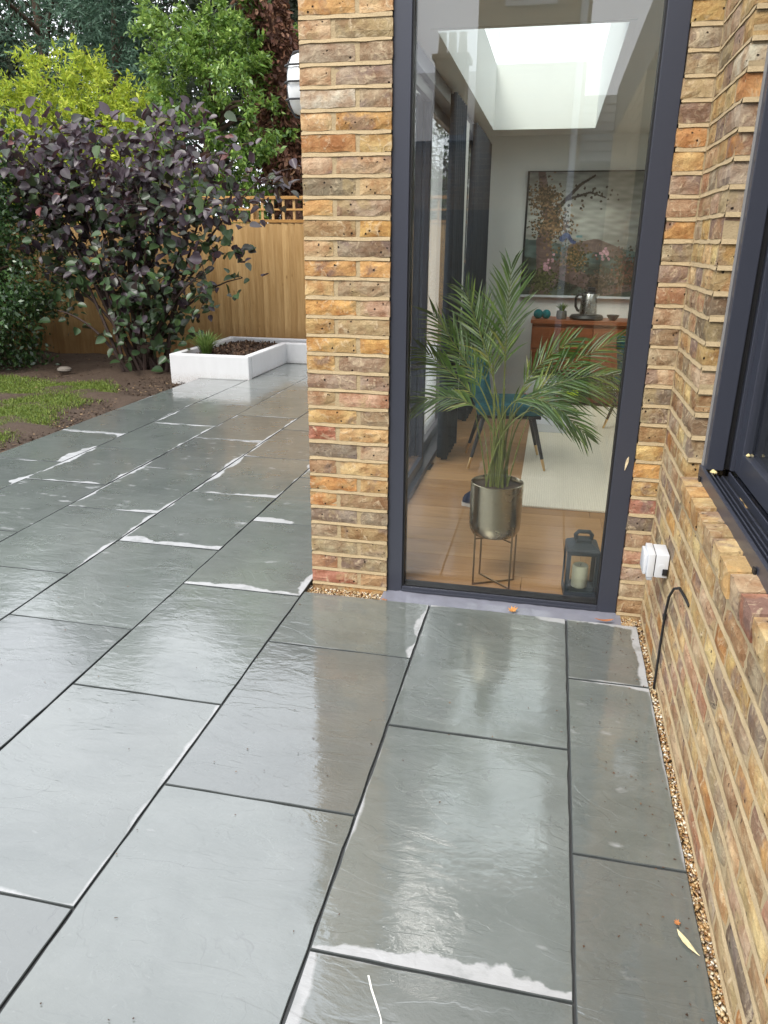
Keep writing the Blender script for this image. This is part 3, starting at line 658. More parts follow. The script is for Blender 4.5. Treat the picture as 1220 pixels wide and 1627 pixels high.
# strappy plant in the planter
def blades(n, rg, base, spread, hmin, hmax, w):
    a = rg.random(n)*6.283; r = rg.random(n)**.5*spread; L = rg.uniform(hmin, hmax, n); lean = rg.uniform(.2, 1.1, n)
    d = np.stack([np.cos(a), np.sin(a), np.zeros(n)], -1); p0 = np.array(base)+d*(r*.35)[:, None]; s = np.stack([-np.sin(a), np.cos(a), np.zeros(n)], -1)
    V = []
    for u, ww in ((0, .8), (.4, 1), (.75, .7), (1, .06)):
        c = p0+d*(L*lean*u*u*.8)[:, None]+np.array([0, 0, 1])*(L*(u-.42*lean*u*u))[:, None]
        V += [c-s*w*ww/2, c+s*w*ww/2]
    V = np.stack(V, 1).reshape(-1, 3); F0 = np.array([(0,1,3,2),(2,3,5,4),(4,5,7,6)])
    return V, (F0[None]+(np.arange(n)*8)[:, None, None]).reshape(-1, 4)
tuft = empty('grass_plant', (-3.02, 5.38, .2), 0, 'small strappy green grass plant at the corner of the white planter', 'plant')
V, F = blades(230, rg, (0, 0, .02), .16, .20, .38, .012)
link(bpy.data.objects.new('foliage', np_mesh('foliage', V, F, mat_leaf('strap_leaf', [(0, (.05, .10, .02)), (.5, (.11, .2, .04)), (1, (.25, .32, .10))], .4, .5, .25))), tuft)

# ------------------------------------------------------------------ fence
FY = 7.02
fence = empty('garden_fence', (-4.5, FY, 0), 0, 'golden timber board fence with square trellis top behind the planter', 'fence')
def fpt(nm, mesh, loc): o = link(bpy.data.objects.new(nm, mesh), fence); o.location = (loc[0]+4.5, loc[1]-FY, loc[2]); return o
fv = []
for i in range(6):
    m = MB(); w = .105; m.add([(-w/2, -.018, -.1), (w/2, -.002, -.1), (w/2, .006, -.1), (-w/2, .006, -.1), (-w/2, -.018, 1.745), (w/2, -.002, 1.745), (w/2, .006, 1.745), (-w/2, .006, 1.745)],
        [(0,3,2,1),(4,5,6,7),(0,1,5,4),(1,2,6,5),(2,3,7,6),(3,0,4,7)]); fv.append(m.mesh('board', FENCE))
fr = random.Random(12); x = -9.0
while x < -.2:
    o = fpt('board', fr.choice(fv), (x, FY+fr.uniform(-.002, .002), fr.uniform(-.004, .004))); o.rotation_euler = (0, fr.uniform(-.003, .003), R(1.5)+fr.uniform(-.01, .01)); x += .0965
rail = MB().cbox(-1.5, 1.5, -.02, .02, -.019, .019, .003).mesh('rail', mat_wood('treated_rail', (.40, .21, .06), (.62, .37, .14), 0, 9, .62, .25))
for xx in (-7.5, -4.495, -1.49):
    for z in (.4, 1.3): fpt('rail', rail, (xx, FY+.034, z))
    for z, nm in ((1.772, 'capping_rail'), (1.915, 'trellis_slat'), (2.06, 'capping_rail')): fpt(nm, rail, (xx, FY-.002, z)).scale = (1, 1.0 if nm != 'trellis_slat' else .5, 1.0 if nm != 'trellis_slat' else .62)
upr = MB().cbox(-.0155, .0155, -.011, .011, 1.791, 2.042, .002).mesh('trellis_slat', FENCE)
x = -8.9
while x < -.2: fpt('trellis_slat', upr, (x, FY+.012, fr.uniform(-.001, .001))); x += .1475
post = MB().cbox(-.045, .045, -.045, .045, -.2, 2.03, .004).mesh('post', FENCE)
for xx in (-9.0, -6.0, -3.0): fpt('post', post, (xx+.0, FY+.10, 0))

# ------------------------------------------------------------------ trees and shrubs
def clumps(rg, nc, center, radii, shell=.75, zflat=0):
    d = rdir(nc, rg); r = shell+(1-shell)*rg.random(nc)**.5; r = np.where(rg.random(nc) < .25, r*rg.random(nc), r)
    wob = 1+.16*np.sin(d[:, 0]*5+1)*np.cos(d[:, 1]*4)+.14*np.sin(d[:, 2]*7+d[:, 0]*3)
    return np.array(center)+d*(r*wob)[:, None]*np.array(radii), d
def foliage(rg, cen, dirs, per, crad, lmin, lmax, aspect, shape=DIAMOND, zb=.6, out=.8, droop=0., line=0.):
    N = len(cen)*per; c = np.repeat(cen, per, 0); d = np.repeat(dirs, per, 0); rr = np.repeat(rg.uniform(.6, 1.35, len(cen)), per)
    off = rg.normal(size=(N, 3))*crad*rr[:, None]
    if line:
        ax = np.repeat(rdir(len(cen), rg, .4)+dirs*.9, per, 0); off = off*.35+ax*(rg.uniform(-.5, 1, N)*line)[:, None]
    pos = c+off; nrm = rdir(N, rg, zb)+d*out*.6; t = rdir(N, rg, -droop)+d*out
    L = rg.uniform(lmin, lmax, N); return leaf_arrays(pos, t, nrm, L, L*aspect, shape)
def tree(name, label, cat, base, parts, mat, trunk=None, group=None, bark=None):
    root = empty(name, base, 0, label, cat, group)
    V, F = parts; V = V-np.array(base)
    o = link(bpy.data.objects.new('crown', np_mesh('crown', V, F, mat)), root); o['kind'] = 'stuff'
    if trunk:
        m = MB()
        for (pts, rad) in trunk: m.tube([Vector(p)-Vector(base) for p in pts], rad, 9)
        m.build('trunk', bark or BARK, root, True)
    return root
def limbs(base, top, r0, rg, n=7, reach=1.6):
    b, t_ = Vector(base), Vector(top); mid = (b+t_)/2+Vector((rg.normal()*.15, rg.normal()*.15, 0))
    out = [([b, b*.5+mid*.5, mid, mid*.4+t_*.6, t_], [r0, r0*.85, r0*.65, r0*.45, r0*.15])]
    for i in range(n):
        f = rg.uniform(.3, .9); s = b.lerp(t_, f); a = rg.random()*6.283; e = s+Vector((math.cos(a)*reach, math.sin(a)*reach, rg.uniform(.3, 1.0)*reach*.7))*rg.uniform(.5, 1)
        out.append(([s, s.lerp(e, .5)+Vector((0, 0, .1)), e], [r0*.4, r0*.25, r0*.06]))
    return out
rg = np.random.default_rng(77)
L_BLUE = mat_leaf('blue_conifer_leaf', [(0, (.026, .060, .036)), (.5, (.062, .12, .078)), (1, (.12, .20, .135))], .6, .3, .2)
L_DARK = mat_leaf('dark_tree_leaf', [(0, (.018, .026, .015)), (.5, (.034, .048, .026)), (1, (.06, .075, .045))], .6, .3, .2)
L_LIME = mat_leaf('lime_conifer_leaf', [(0, (.12, .19, .012)), (.45, (.28, .38, .025)), (.8, (.46, .54, .05)), (1, (.6, .62, .10))], .55, .3, .35)
L_SHRUB = mat_leaf('bright_shrub_leaf', [(0, (.040, .10, .014)), (.5, (.12, .23, .034)), (.85, (.23, .36, .06)), (1, (.36, .48, .12))], .4, .5, .3)
L_HEDGE = mat_leaf('hedge_leaf', [(0, (.014, .036, .012)), (.5, (.034, .08, .024)), (.85, (.07, .14, .04)), (1, (.12, .20, .06))], .3, .6, .2)
L_IVY = mat_leaf('dead_ivy_leaf', [(0, (.045, .018, .012)), (.4, (.12, .048, .028)), (.75, (.21, .10, .06)), (1, (.33, .19, .11))], .6, .3, .15)

def conifer(name, label, base, h, rad, mat, seed, nc=300, per=70, lmin=.10, lmax=.22, thin=1.0):
    r_ = np.random.default_rng(seed); f = r_.random(nc)**.8; z = .08*h+f*.92*h; a = r_.random(nc)*6.283; rr = rad*(1-f)**.7*(.45+.55*r_.random(nc)**.5)+.12
    d = np.stack([np.cos(a), np.sin(a), -.15*np.ones(nc)], -1); cen = np.array(base)+np.stack([np.cos(a)*rr, np.sin(a)*rr, z], -1)
    return tree(name, label, 'tree', base, foliage(r_, cen, d, per, .20*thin, lmin, lmax, .2, DIAMOND, .3, 1.0, .1, .75), mat, limbs(base, (base[0]+.1, base[1], base[2]+h*.95), .16, r_, 9, rad*.7), 'trees beyond the fence')
conifer('conifer_tree', 'tall blue-green conifer at the top left beyond the fence', (-11.6, 15.5, -.1), 11.5, 3.4, L_BLUE, 1, 380, 85)
conifer('conifer_tree', 'blue-green conifer just right of the lime green one', (-8.3, 13.2, -.1), 7.0, 1.9, L_BLUE, 2, 240, 85)
conifer('conifer_tree', 'dark blue conifer at the far left edge behind the hedge', (-15.5, 14.5, -.1), 10.0, 3.2, L_BLUE, 3, 300, 75)
def broad(name, label, base, center, radii, mat, seed, nc, per, crad, lmin, lmax, asp=.5, trunk_r=.16, cat='tree', line=0, shell=.7, grp='trees beyond the fence'):
    r_ = np.random.default_rng(seed); cen, d = clumps(r_, nc, center, radii, shell)
    return tree(name, label, cat, base, foliage(r_, cen, d, per, crad, lmin, lmax, asp, DIAMOND, .7, .7, .3, line), mat, limbs(base, (center[0], center[1], center[2]+radii[2]*.6), trunk_r, r_, 10, max(radii[:2])*.8), grp)
broad('dark_tree', 'tall dark grey-green tree in the middle of the background', (-8.6, 19.5, -.1), (-8.6, 19.5, 7.2), (4.2, 3.0, 5.0), L_DARK, 11, 420, 85, .30, .12, .26, .4, .25)
broad('dark_tree', 'dark tree behind the bright green shrub and brown trunk', (-4.6, 15.0, -.1), (-4.8, 15.0, 6.0), (3.0, 2.4, 3.6), L_DARK, 12, 300, 80, .28, .10, .22, .45, .2)
broad('dark_tree', 'far dark tree at the left of the background', (-17.5, 22, -.1), (-17.5, 22, 7), (5, 3, 5.5), L_DARK, 13, 350, 70, .35, .16, .3, .4, .25)
broad('lime_conifer', 'bright lime green conifer behind the purple shrub', (-7.2, 9.7, -.1), (-7.6, 9.6, 2.15), (2.75, 1.3, 1.9), L_LIME, 14, 520, 110, .16, .06, .15, .28, .12, 'tree', .28, .8)
broad('green_shrub', 'bright glossy green shrub rising above the fence beside the brown trunk', (-4.15, 8.6, -.1), (-4.15, 8.6, 3.35), (1.02, .9, 1.75), L_SHRUB, 15, 230, 95, .12, .055, .115, .42, .1, 'shrub', .12, .72, None)
broad('green_shrub', 'green leaves growing right behind the brown ivy trunk', (-2.6, 10.4, -.1), (-2.7, 10.4, 4.0), (.9, .8, 2.2), L_SHRUB, 16, 120, 80, .14, .06, .13, .42, .1, 'shrub', .12, .72, None)
broad('hedge_shrub', 'dark glossy evergreen bush at the left edge by the lawn', (-6.1, 5.5, -.1), (-6.2, 5.55, 1.28), (1.0, .8, 1.5), L_HEDGE, 17, 260, 110, .11, .04, .085, .5, .06, 'shrub', .0, .8, None)
broad('hedge_shrub', 'loose dark evergreen bush behind the left hedge', (-7.6, 6.2, -.1), (-7.7, 6.2, 1.6), (1.3, .7, 1.9), L_HEDGE, 18, 260, 90, .13, .05, .10, .5, .06, 'shrub', 0, .8, None)
broad('dark_tree', 'dark tree behind the house end, glimpsed through the sliding door', (-.6, 12.5, -.1), (-.6, 12.5, 1.5), (2.3, 1.4, 1.2), L_DARK, 22, 240, 80, .26, .10, .2, .45, .18)
broad('hedge_shrub', 'dense evergreen above the fence end behind the house', (-1.0, 8.6, -.1), (-1.0, 8.6, 1.6), (1.5, .7, 1.2), L_HEDGE, 23, 240, 90, .13, .05, .10, .5, .06, 'shrub', 0, .8, None)
# trunk wrapped in dead ivy
ivb = (-3.15, 9.2, -.1); r_ = np.random.default_rng(31); n = 9500
f = r_.random(n); zz = f*6.2; axx = -3.12-.04*zz+.02*np.sin(zz*3)-np.where(zz > 3.4, (zz-3.4)*.13, 0); aa = r_.random(n)*6.283
rad = (.30+.09*np.sin(zz*2.3+aa*2)+.06*np.sin(zz*6+aa))*(1+.15*r_.normal(size=n)); rad = np.where(zz < 2.4, .16+.05*r_.random(n), rad)
keep = (zz > 2.25) | (r_.random(n) < .25); pos = np.stack([axx+np.cos(aa)*rad, 9.2+np.sin(aa)*rad, zz], -1)[keep]
dd = np.stack([np.cos(aa), np.sin(aa), -.8*np.ones(n)], -1)[keep]; n = len(pos)
ivy = tree('ivy_trunk', 'tree trunk wrapped in dead reddish brown ivy beside the pier', 'tree', ivb, leaf_arrays(pos, dd+rdir(n, r_)*.7, rdir(n, r_)+dd*.5, r_.uniform(.05, .13, n), r_.uniform(.035, .085, n), OVAL), L_IVY,
     [([(-3.1, 9.2, -.1), (-3.14, 9.2, 1.2), (-3.2, 9.2, 2.5), (-3.25, 9.2, 3.6), (-3.5, 9.2, 5.0), (-3.75, 9.2, 6.6)], [.24, .2, .18, .17, .14, .08])], None, mat_wood('red_bark', (.09, .045, .03), (.2, .115, .08), 2, 14, .9, .2, False, 1))

# purple-leaved shrub in front of the fence
PB = (-4.05, 5.75, -.1); r_ = np.random.default_rng(5)
bush = empty('purple_shrub', PB, 0, 'large purple-leaved shrub spreading in front of the timber fence', 'shrub')
L_PURP = mat_leaf('purple_leaf', [(0, (.030, .018, .024)), (.35, (.055, .036, .048)), (.62, (.085, .062, .078)), (.82, (.05, .06, .045)), (.95, (.06, .11, .035)), (1, (.16, .05, .05))], .38, .5, .2, (.12, .05, .05), False, (.045, .085, .032))
L_PURPO = mat_leaf('purple_leaf_single', [(0, (.030, .018, .024)), (.35, (.055, .036, .048)), (.62, (.085, .062, .078)), (.82, (.05, .06, .045)), (.95, (.07, .13, .035)), (1, (.18, .05, .05))], .38, .5, .2, (.12, .05, .05), True, (.045, .085, .032))
tips = []
for i in range(15):
    a = r_.uniform(-.15, math.pi+.15)*-1 if r_.random() < .65 else r_.random()*6.283
    rr = r_.uniform(.5, 1.65); h = r_.uniform(1.4, 3.15) if rr < 1.2 else r_.uniform(1.1, 2.4)
    tips.append((PB[0]+math.cos(a)*rr*1.05, PB[1]+math.sin(a)*rr*.45, h))
tips += [(-5.45, 5.5, 2.35), (-5.2, 5.5, 1.2), (-2.35, 5.6, 2.25), (-2.75, 5.6, 2.75), (-4.75, 5.6, 3.1), (-3.3, 5.65, 3.1), (-4.9, 5.3, .7), (-2.95, 5.6, 1.35), (-5.6, 5.6, 1.9), (-3.1, 5.5, 1.9), (-5.3, 5.4, 2.9), (-3.9, 5.4, 2.9)]
cen, dirs, anchors = [], [], []
for tp in tips:
    tp = (max(tp[0], -5.25), tp[1], tp[2] if tp[2] < 2 else 2+(tp[2]-2)*.62)
    b = Vector(PB)+Vector((r_.normal()*.12, r_.normal()*.08, 0)); t_ = Vector(tp); c = b.lerp(t_, .45)+Vector((0, 0, .35+.2*r_.random())); pts = []
    for k in range(9):
        u = k/8; pts.append(b*(1-u)**2+c*2*u*(1-u)+t_*u*u)
    sm_ = MB().tube(pts, [.022*(1-u/9.5)+.003 for u in range(9)], 6).build('stem', STEMB, bush, True); sm_.location = -Vector(PB)
    for k in range(3, 9):
        zf = pts[k].z
        for q in range((1 if zf < 1.5 else 2) if k < 5 else (2 if zf < 1.6 else 4)):
            if zf < 1.75 and r_.random() < .55 and abs(pts[k].x-PB[0]) > .3: continue
            p = pts[k]+Vector((r_.normal()*.20, r_.normal()*.16, r_.normal()*.15)); cen.append(p); anchors.append(pts[k]); dirs.append((p-pts[k]).normalized() if (p-pts[k]).length > .01 else Vector((0, 0, 1)))
for q in range(24):   # leafy skirt down to the soil
    p = Vector((PB[0]+.25+r_.normal()*.28, PB[1]-.1+r_.normal()*.2, r_.uniform(.05, 1.25))); cen.append(p); anchors.append(Vector((PB[0]+(p.x-PB[0])*.4, PB[1], p.z*.8))); dirs.append(Vector((r_.normal(), -1, .2)).normalized())
tw = MB()
for c_, a_ in zip(cen, anchors): tw.tube([a_, a_.lerp(c_, .5)+Vector((0, 0, .03)), c_], [.006, .004, .002], 5)
twg = tw.build('twig', STEMB, bush, True); twg.location = -Vector(PB); twg['kind'] = 'stuff'
cen = np.array([tuple(c) for c in cen]); dirs = np.array([tuple(d) for d in dirs]); per = 10; N = len(cen)*per
pos = np.repeat(cen, per, 0)+r_.normal(size=(N, 3))*np.array([.15, .13, .10]); nrm = rdir(N, r_, 2.3)+np.array([0, -.7, 0]); tt = rdir(N, r_, -.25)+np.repeat(dirs, per, 0)*.5
Ls = r_.uniform(.07, .145, N); Wd = Ls*r_.uniform(.72, .95, N)
near = np.argsort(pos[:, 1]-Ls*3)[:300]; rest = np.setdiff1d(np.arange(N), near)
V, F = leaf_arrays(pos[rest], tt[rest], nrm[rest], Ls[rest], Wd[rest], OVAL)
o = link(bpy.data.objects.new('foliage', np_mesh('foliage', V-np.array(PB), F, L_PURP)), bush); o['kind'] = 'stuff'
lv = []
for k in range(4):
    V, F = leaf_arrays(np.zeros((1, 3)), np.array([[1., 0, 0]]), np.array([[0, 0, 1.]]), np.array([1.]), np.array([.82+.06*k]), OVAL); lv.append(np_mesh('leaf', V, F, L_PURPO))
for i in near:
    t_ = Vector(tt[i]).normalized(); s_ = Vector(nrm[i]).cross(t_).normalized(); n_ = t_.cross(s_)
    o = bpy.data.objects.new('leaf', lv[i % 4]); link(o, bush); m = Matrix((t_, s_, n_)).transposed().to_4x4(); o.matrix_local = Matrix.Translation(Vector(pos[i])-Vector(PB)) @ m @ Matrix.Scale(float(Ls[i]), 4)

# ------------------------------------------------------------------ lawn, leaf litter, stone
r_ = np.random.default_rng(8); n = 220000
gx = r_.uniform(-7.5, -3.2, n); gy = r_.uniform(.2, 5.2, n)
patch = np.sin(gx*2.1+1)*np.cos(gy*1.7)+.6*np.sin(gx*5+gy*3)+.5*np.sin(gy*7-gx*2)
edge = np.clip((-3.28-.19*(gy-2)+.06*np.sin(gy*5)-gx)/.28, -1.6, 1)*1.3+np.clip((4.85+.10*np.sin(gx*3)-gy)/.25, -1.6, 1)*1.0-1.1
keep = (patch*.22+edge+r_.normal(0, .35, n)) > .25; gx, gy = gx[keep], gy[keep]; n = len(gx)
V, F = blades(n, r_, (0, 0, 0), 0.0, .025, .055, .0065); V = V.reshape(n, 8, 3)+np.stack([gx, gy, np.full(n, -.085)], -1)[:, None]
o = link(bpy.data.objects.new('lawn', np_mesh('lawn', V.reshape(-1, 3), F, mat_leaf('grass_blade', [(0, (.05, .085, .010)), (.5, (.12, .185, .024)), (1, (.24, .28, .06))], .5, .3, .3))))
tag(o, 'patchy bright green grass beside the soil edge', 'grass', None, 'stuff')
n = 14000; px = r_.uniform(-8.5, -3.02, n); py = r_.uniform(-1, 6.9, n)
px[:6000] = -3.0-np.abs(r_.normal(0, .35, 6000))+.02
V, F = leaf_arrays(np.stack([px, py, r_.uniform(-.085, -.06, n)], -1), rdir(n, r_)*np.array([1, 1, .25]), rdir(n, r_, 2.2), r_.uniform(.010, .036, n), r_.uniform(.006, .018, n), CHIP)
o = link(bpy.data.objects.new('leaf_litter', np_mesh('leaf_litter', V, F, mat_island('litter', [(0, (.035, .023, .016)), (.35, (.065, .042, .028)), (.6, (.10, .065, .04)), (.8, (.05, .032, .022)), (.95, (.28, .19, .10))], .8, .3))))
tag(o, 'brown leaf litter and bark scraps on the soil', 'leaf litter', None, 'stuff')
def pebble(name, label, loc, s, mat, seed):
    rr = random.Random(seed); m = MB(); m.lathe([(0.001, -.5), (.6, -.42), (1, -.1), (.95, .2), (.55, .45), (.001, .5)], 12)
    m.v = [(x*s[0]*(1+rr.uniform(-.08, .08)), y*s[1]*(1+rr.uniform(-.08, .08)), z*s[2]) for x, y, z in m.v]
    o = m.build(name, mat, None, True); o.location = loc; return tag(o, label, 'stone')
pebble('garden_stone', 'pale rounded stone lying under the purple shrub', (-4.95, 5.35, -.03), (.10, .07, .08), plain('pale_stone', (.15, .13, .11), .8, .2, 0, .2, 20, .5), 4)

# ------------------------------------------------------------------ inside the dining room
BRASS = plain('antique_brass', (.42, .37, .27), .26, .5, 1.0, .08, 12)
STEEL = plain('brushed_steel', (.55, .53, .50), .28, .5, 1.0, .06, 20)
BRASST = plain('brass_tip', (.70, .47, .22), .3, .5, 1.0)
DARKM = plain('black_metal', (.018, .018, .02), .45, .4)
TEAL = plain('teal_velvet', (.010, .075, .09), .7, .3, 0, .3, 25, .3)
def px_part(root, name, mb, mat, sm=False, lab=None):
    o = mb.build(name, mat, root, sm); o.location = -Vector(root.location)
    if lab: o['label'] = lab
    return o
# rug
t = NT('ribbed_rug'); v = t.tc(); w = t.node('TexWave', wave_type='BANDS', bands_direction='X'); t.l.new(v, w.inputs[0]); w.inputs['Scale'].default_value = 22; w.inputs['Distortion'].default_value = .6; w.inputs['Detail'].default_value = 2
n_ = t.noise(v, 90, 4); RUG = t.done(t.bsdf(t.mix(t.math('MULTIPLY', t.math('ADD', w.outputs[1], n_), .5), (.60, .54, .43), (.70, .64, .52)), .9, .1, 0, t.bump(t.math('ADD', w.outputs[1], n_), .3, .004)))
rug = MB().cbox(.90, 3.3, 1.33, 4.52, .001, .014, .004).build('rug', RUG); tag(rug, 'large cream ribbed rug on the oak floor', 'rug')
# painting: strokes rasterised onto a fine grid of flat paint
def paint():
    nx, nz = 260, 200; W_, H_ = 1.62, 1.14; u = (np.arange(nx)+.5)/nx; v_ = (np.arange(nz)+.5)/nz; U, V_ = np.meshgrid(u, v_); g = np.random.default_rng(50)
    def nz_(f, s):
        q = np.random.default_rng(s); o = np.zeros_like(U)
        for k in range(14): a, b, c = q.normal(0, f), q.normal(0, f), q.random()*6.28; o += np.sin(a*U+b*V_+c)
        return o/5
    C = np.zeros((nz, nx, 3)); C[:] = (.22, .235, .21); C += (.20*np.exp(-((V_-.62)/.16)**2+nz_(8, 1)*.4))[..., None]*np.array([1, .95, .85])
    hill = .50-.22*U+.05*nz_(6, 2); m = V_ < hill; C[m] = (np.array([.075, .13, .12])*(1+.45*nz_(26, 3))[..., None])[m]
    m = V_ < hill-.16; C[m] = (np.array([.055, .075, .055])*(1+.6*nz_(40, 4))[..., None])[m]
    asp = W_/H_
    def blob(cx, cz, r, col, j=.25):
        m = ((U-cx)*asp)**2+(V_-cz)**2 < r*r; C[m] = np.array(col)*g.uniform(1-j, 1+j)
    def stroke(pts, r0, r1, col):
        for k in range(len(pts)-1):
            for q in np.linspace(0, 1, 26):
                f = (k+q)/(len(pts)-1); blob(pts[k][0]*(1-q)+pts[k+1][0]*q, pts[k][1]*(1-q)+pts[k+1][1]*q, r0*(1-f)+r1*f, col, .18)
    tr = (.15, .085, .075)
    stroke([(.10, -.02), (.13, .22), (.11, .45), (.14, .62), (.10, .8), (.07, 1.0)], .085, .03, tr)
    stroke([(.14, .1), (.24, .25), (.30, .38), (.42, .42), (.55, .36), (.62, .24), (.56, .14), (.44, .16)], .075, .022, (.17, .105, .09))
    stroke([(.14, .65), (.22, .78), (.30, .90), (.38, .97)], .02, .008, (.05, .035, .03)); stroke([(.22, .78), (.36, .84), (.45, .80)], .012, .005, (.05, .035, .03)); stroke([(.24, .2), (.5, .05), (.7, .08)], .07, .02, tr)
    for (cx, cz, s, n, cols) in ((.10, .80, .13, 700, ((.05, .04, .02), (.12, .07, .025), (.2, .11, .03))), (.16, .58, .16, 900, ((.24, .12, .03), (.12, .07, .04), (.3, .16, .05), (.06, .06, .03))), (.30, .32, .12, 600, ((.26, .13, .02), (.12, .08, .02), (.05, .06, .02))),
                               (.12, .12, .12, 600, ((.06, .08, .015), (.11, .12, .02), (.03, .04, .015))), (.62, .22, .16, 700, ((.05, .07, .04), (.10, .06, .03), (.2, .06, .03))), (.45, .10, .14, 600, ((.10, .06, .03), (.05, .04, .03)))):
        for k in range(n):
            a, r = g.random()*6.28, abs(g.normal(0, s*.55)); blob(cx+math.cos(a)*r*.8, cz+math.sin(a)*r, g.uniform(.004, .011), cols[g.integers(len(cols))])
    for k in range(30): blob(.36+g.normal(0, .07), .84+g.normal(0, .05), g.uniform(.006, .012), (.05, .035, .025))
    for (cx, cz) in ((.13, .25), (.17, .29), (.15, .22), (.46, .35), (.50, .33), (.49, .38)):
        for k in range(7): blob(cx+g.normal(0, .012), cz+g.normal(0, .016), g.uniform(.006, .013), (.55, .22, .30))
    for k in range(14): blob(.22+k*.006, .47+.03*math.sin(k*.4), .024-.001*k, (.03, .07, .22)); 
    for k in range(6): blob(.31+k*.004, .49, .012, (.10, .28, .30))
    lum = C.mean(2, keepdims=True); C = C*.62+lum*.38*np.array([1.0, .98, .94]); C *= (1+.22*nz_(70, 9))[..., None]; C = np.clip(C, .008, 1)
    xs, zs = np.meshgrid(np.linspace(0, W_, nx+1), np.linspace(0, H_, nz+1)); P_ = np.stack([xs.ravel(), np.zeros(xs.size), zs.ravel()], -1)
    i, j = np.meshgrid(np.arange(nz), np.arange(nx), indexing='ij'); a = (i*(nx+1)+j).ravel(); F = np.stack([a, a+1, a+nx+2, a+nx+1], -1)
    t = NT('painted_canvas'); at = t.node('Attribute', attribute_name='paint'); m = t.done(t.bsdf(at.outputs['Color'], .5, .3))
    me = np_mesh('canvas', P_, F, m); ca = me.color_attributes.new('paint', 'FLOAT_COLOR', 'CORNER'); cc = np.repeat(C.reshape(-1, 3), 4, 0); cc = np.concatenate([cc, np.ones((len(cc), 1))], 1).astype(np.float32)
    ca.data.foreach_set('color', cc.ravel()); return me
art = empty('wall_painting', (.70, 4.965, 1.035), 0, 'large landscape painting with twisted trees and pink blossom on back wall', 'painting')
link(bpy.data.objects.new('canvas', paint()), art)
o = MB().box(-.02, 0, -.006, .03, -.0, 1.15).box(0, 1.62, -.006, .03, 1.14, 1.15).box(1.62, 1.64, -.006, .03, 0, 1.15).build('frame', DARKM, art)
o = MB().box(-.02, 1.64, -.014, .03, -.022, -.001).build('bottom_batten', WHITEPL, art)
# sideboard
sb = empty('sideboard', (.83, 4.58, 0), 0, 'reddish wooden sideboard against the back wall', 'sideboard')
px_part(sb, 'top', MB().cbox(.82, 2.6, 4.56, 4.99, .79, .825, .004), TEAK)
px_part(sb, 'carcass', MB().box(.835, 2.585, 4.60, 4.985, .33, .789), TEAK)
for k in range(3):
    a = .838+k*.585
    for (z0, z1) in ((.335, .545), (.552, .755)): px_part(sb, 'drawer_front', MB().cbox(a, a+.578, 4.578, 4.599, z0, z1, .004), TEAK)
    
px_part(sb, 'side_panel', MB().cbox(1.165, 1.20, 4.60, 4.98, .0, .329, .003), TEAK); px_part(sb, 'side_panel', MB().cbox(2.5, 2.54, 4.60, 4.98, .0, .329, .003), TEAK)
px_part(sb, 'shelf', MB().cbox(1.2005, 2.4995, 4.585, 4.98, .03, .10, .004), TEAK)
# power tool case on the shelf
tb = empty('tool_case', (1.45, 4.5, .1), 0, 'black case with neon green panels on the low shelf', 'case')
NEON = plain('neon_green', (.55, .75, .02), .5)
px_part(tb, 'body', MB().cbox(1.21, 1.76, 4.50, 4.70, .101, .27, .012), BLACK); px_part(tb, 'panel', MB().cbox(1.215, 1.335, 4.488, 4.4995, .106, .165, .006), NEON); px_part(tb, 'panel', MB().cbox(1.26, 1.375, 4.490, 4.4995, .225, .25, .004), NEON)
px_part(tb, 'handle', MB().tube([(1.4, 4.6, .265), (1.42, 4.6, .31), (1.56, 4.6, .31), (1.58, 4.6, .265)], .012), BLACK, True)
cu = bpy.data.curves.new('lettering', 'FONT'); cu.body = 'ANT'; cu.size = .075; cu.extrude = .001; cu.materials.append(WHITEPL); to = bpy.data.objects.new('lettering', cu); COL.objects.link(to); bpy.context.view_layer.update(); me_ = bpy.data.meshes.new_from_object(to.evaluated_get(bpy.context.evaluated_depsgraph_get())); bpy.data.objects.remove(to); me_.materials.clear(); me_.materials.append(WHITEPL); tx = link(bpy.data.objects.new('lettering', me_), tb)
tx.rotation_euler = (R(90), 0, 0); tx.location = (1.585-1.45, 4.4985-4.5, .16-.1)
# boxes
def carton(label, x0, x1, y0, y1, z0, z1, band=True):
    c = empty('cardboard_box', ((x0+x1)/2, (y0+y1)/2, z0), 0, label, 'box'); px_part(c, 'carton', MB().cbox(x0, x1, y0, y1, z0, z1, .003), WHITEPL)
    if band:
        m = MB(); k = x0+.02
        rr = random.Random(2)
        while k < x1-.02:
            w_ = rr.uniform(.008, .02); m.box(k, k+w_, y0-.0015, y0-.0005, z0+(z1-z0)*.32, z0+(z1-z0)*.58); k += w_+.007
        px_part(c, 'print', m, plain('red_print', (.5, .06, .07), .6))
    return c
carton('white box with a red printed band beside the sideboard leg', .80, 1.155, 4.15, 4.5, .0145, .29)
carton('flat white box lying on the rug behind the teal chair', .93, 1.21, 3.28, 3.66, .0145, .085, False)
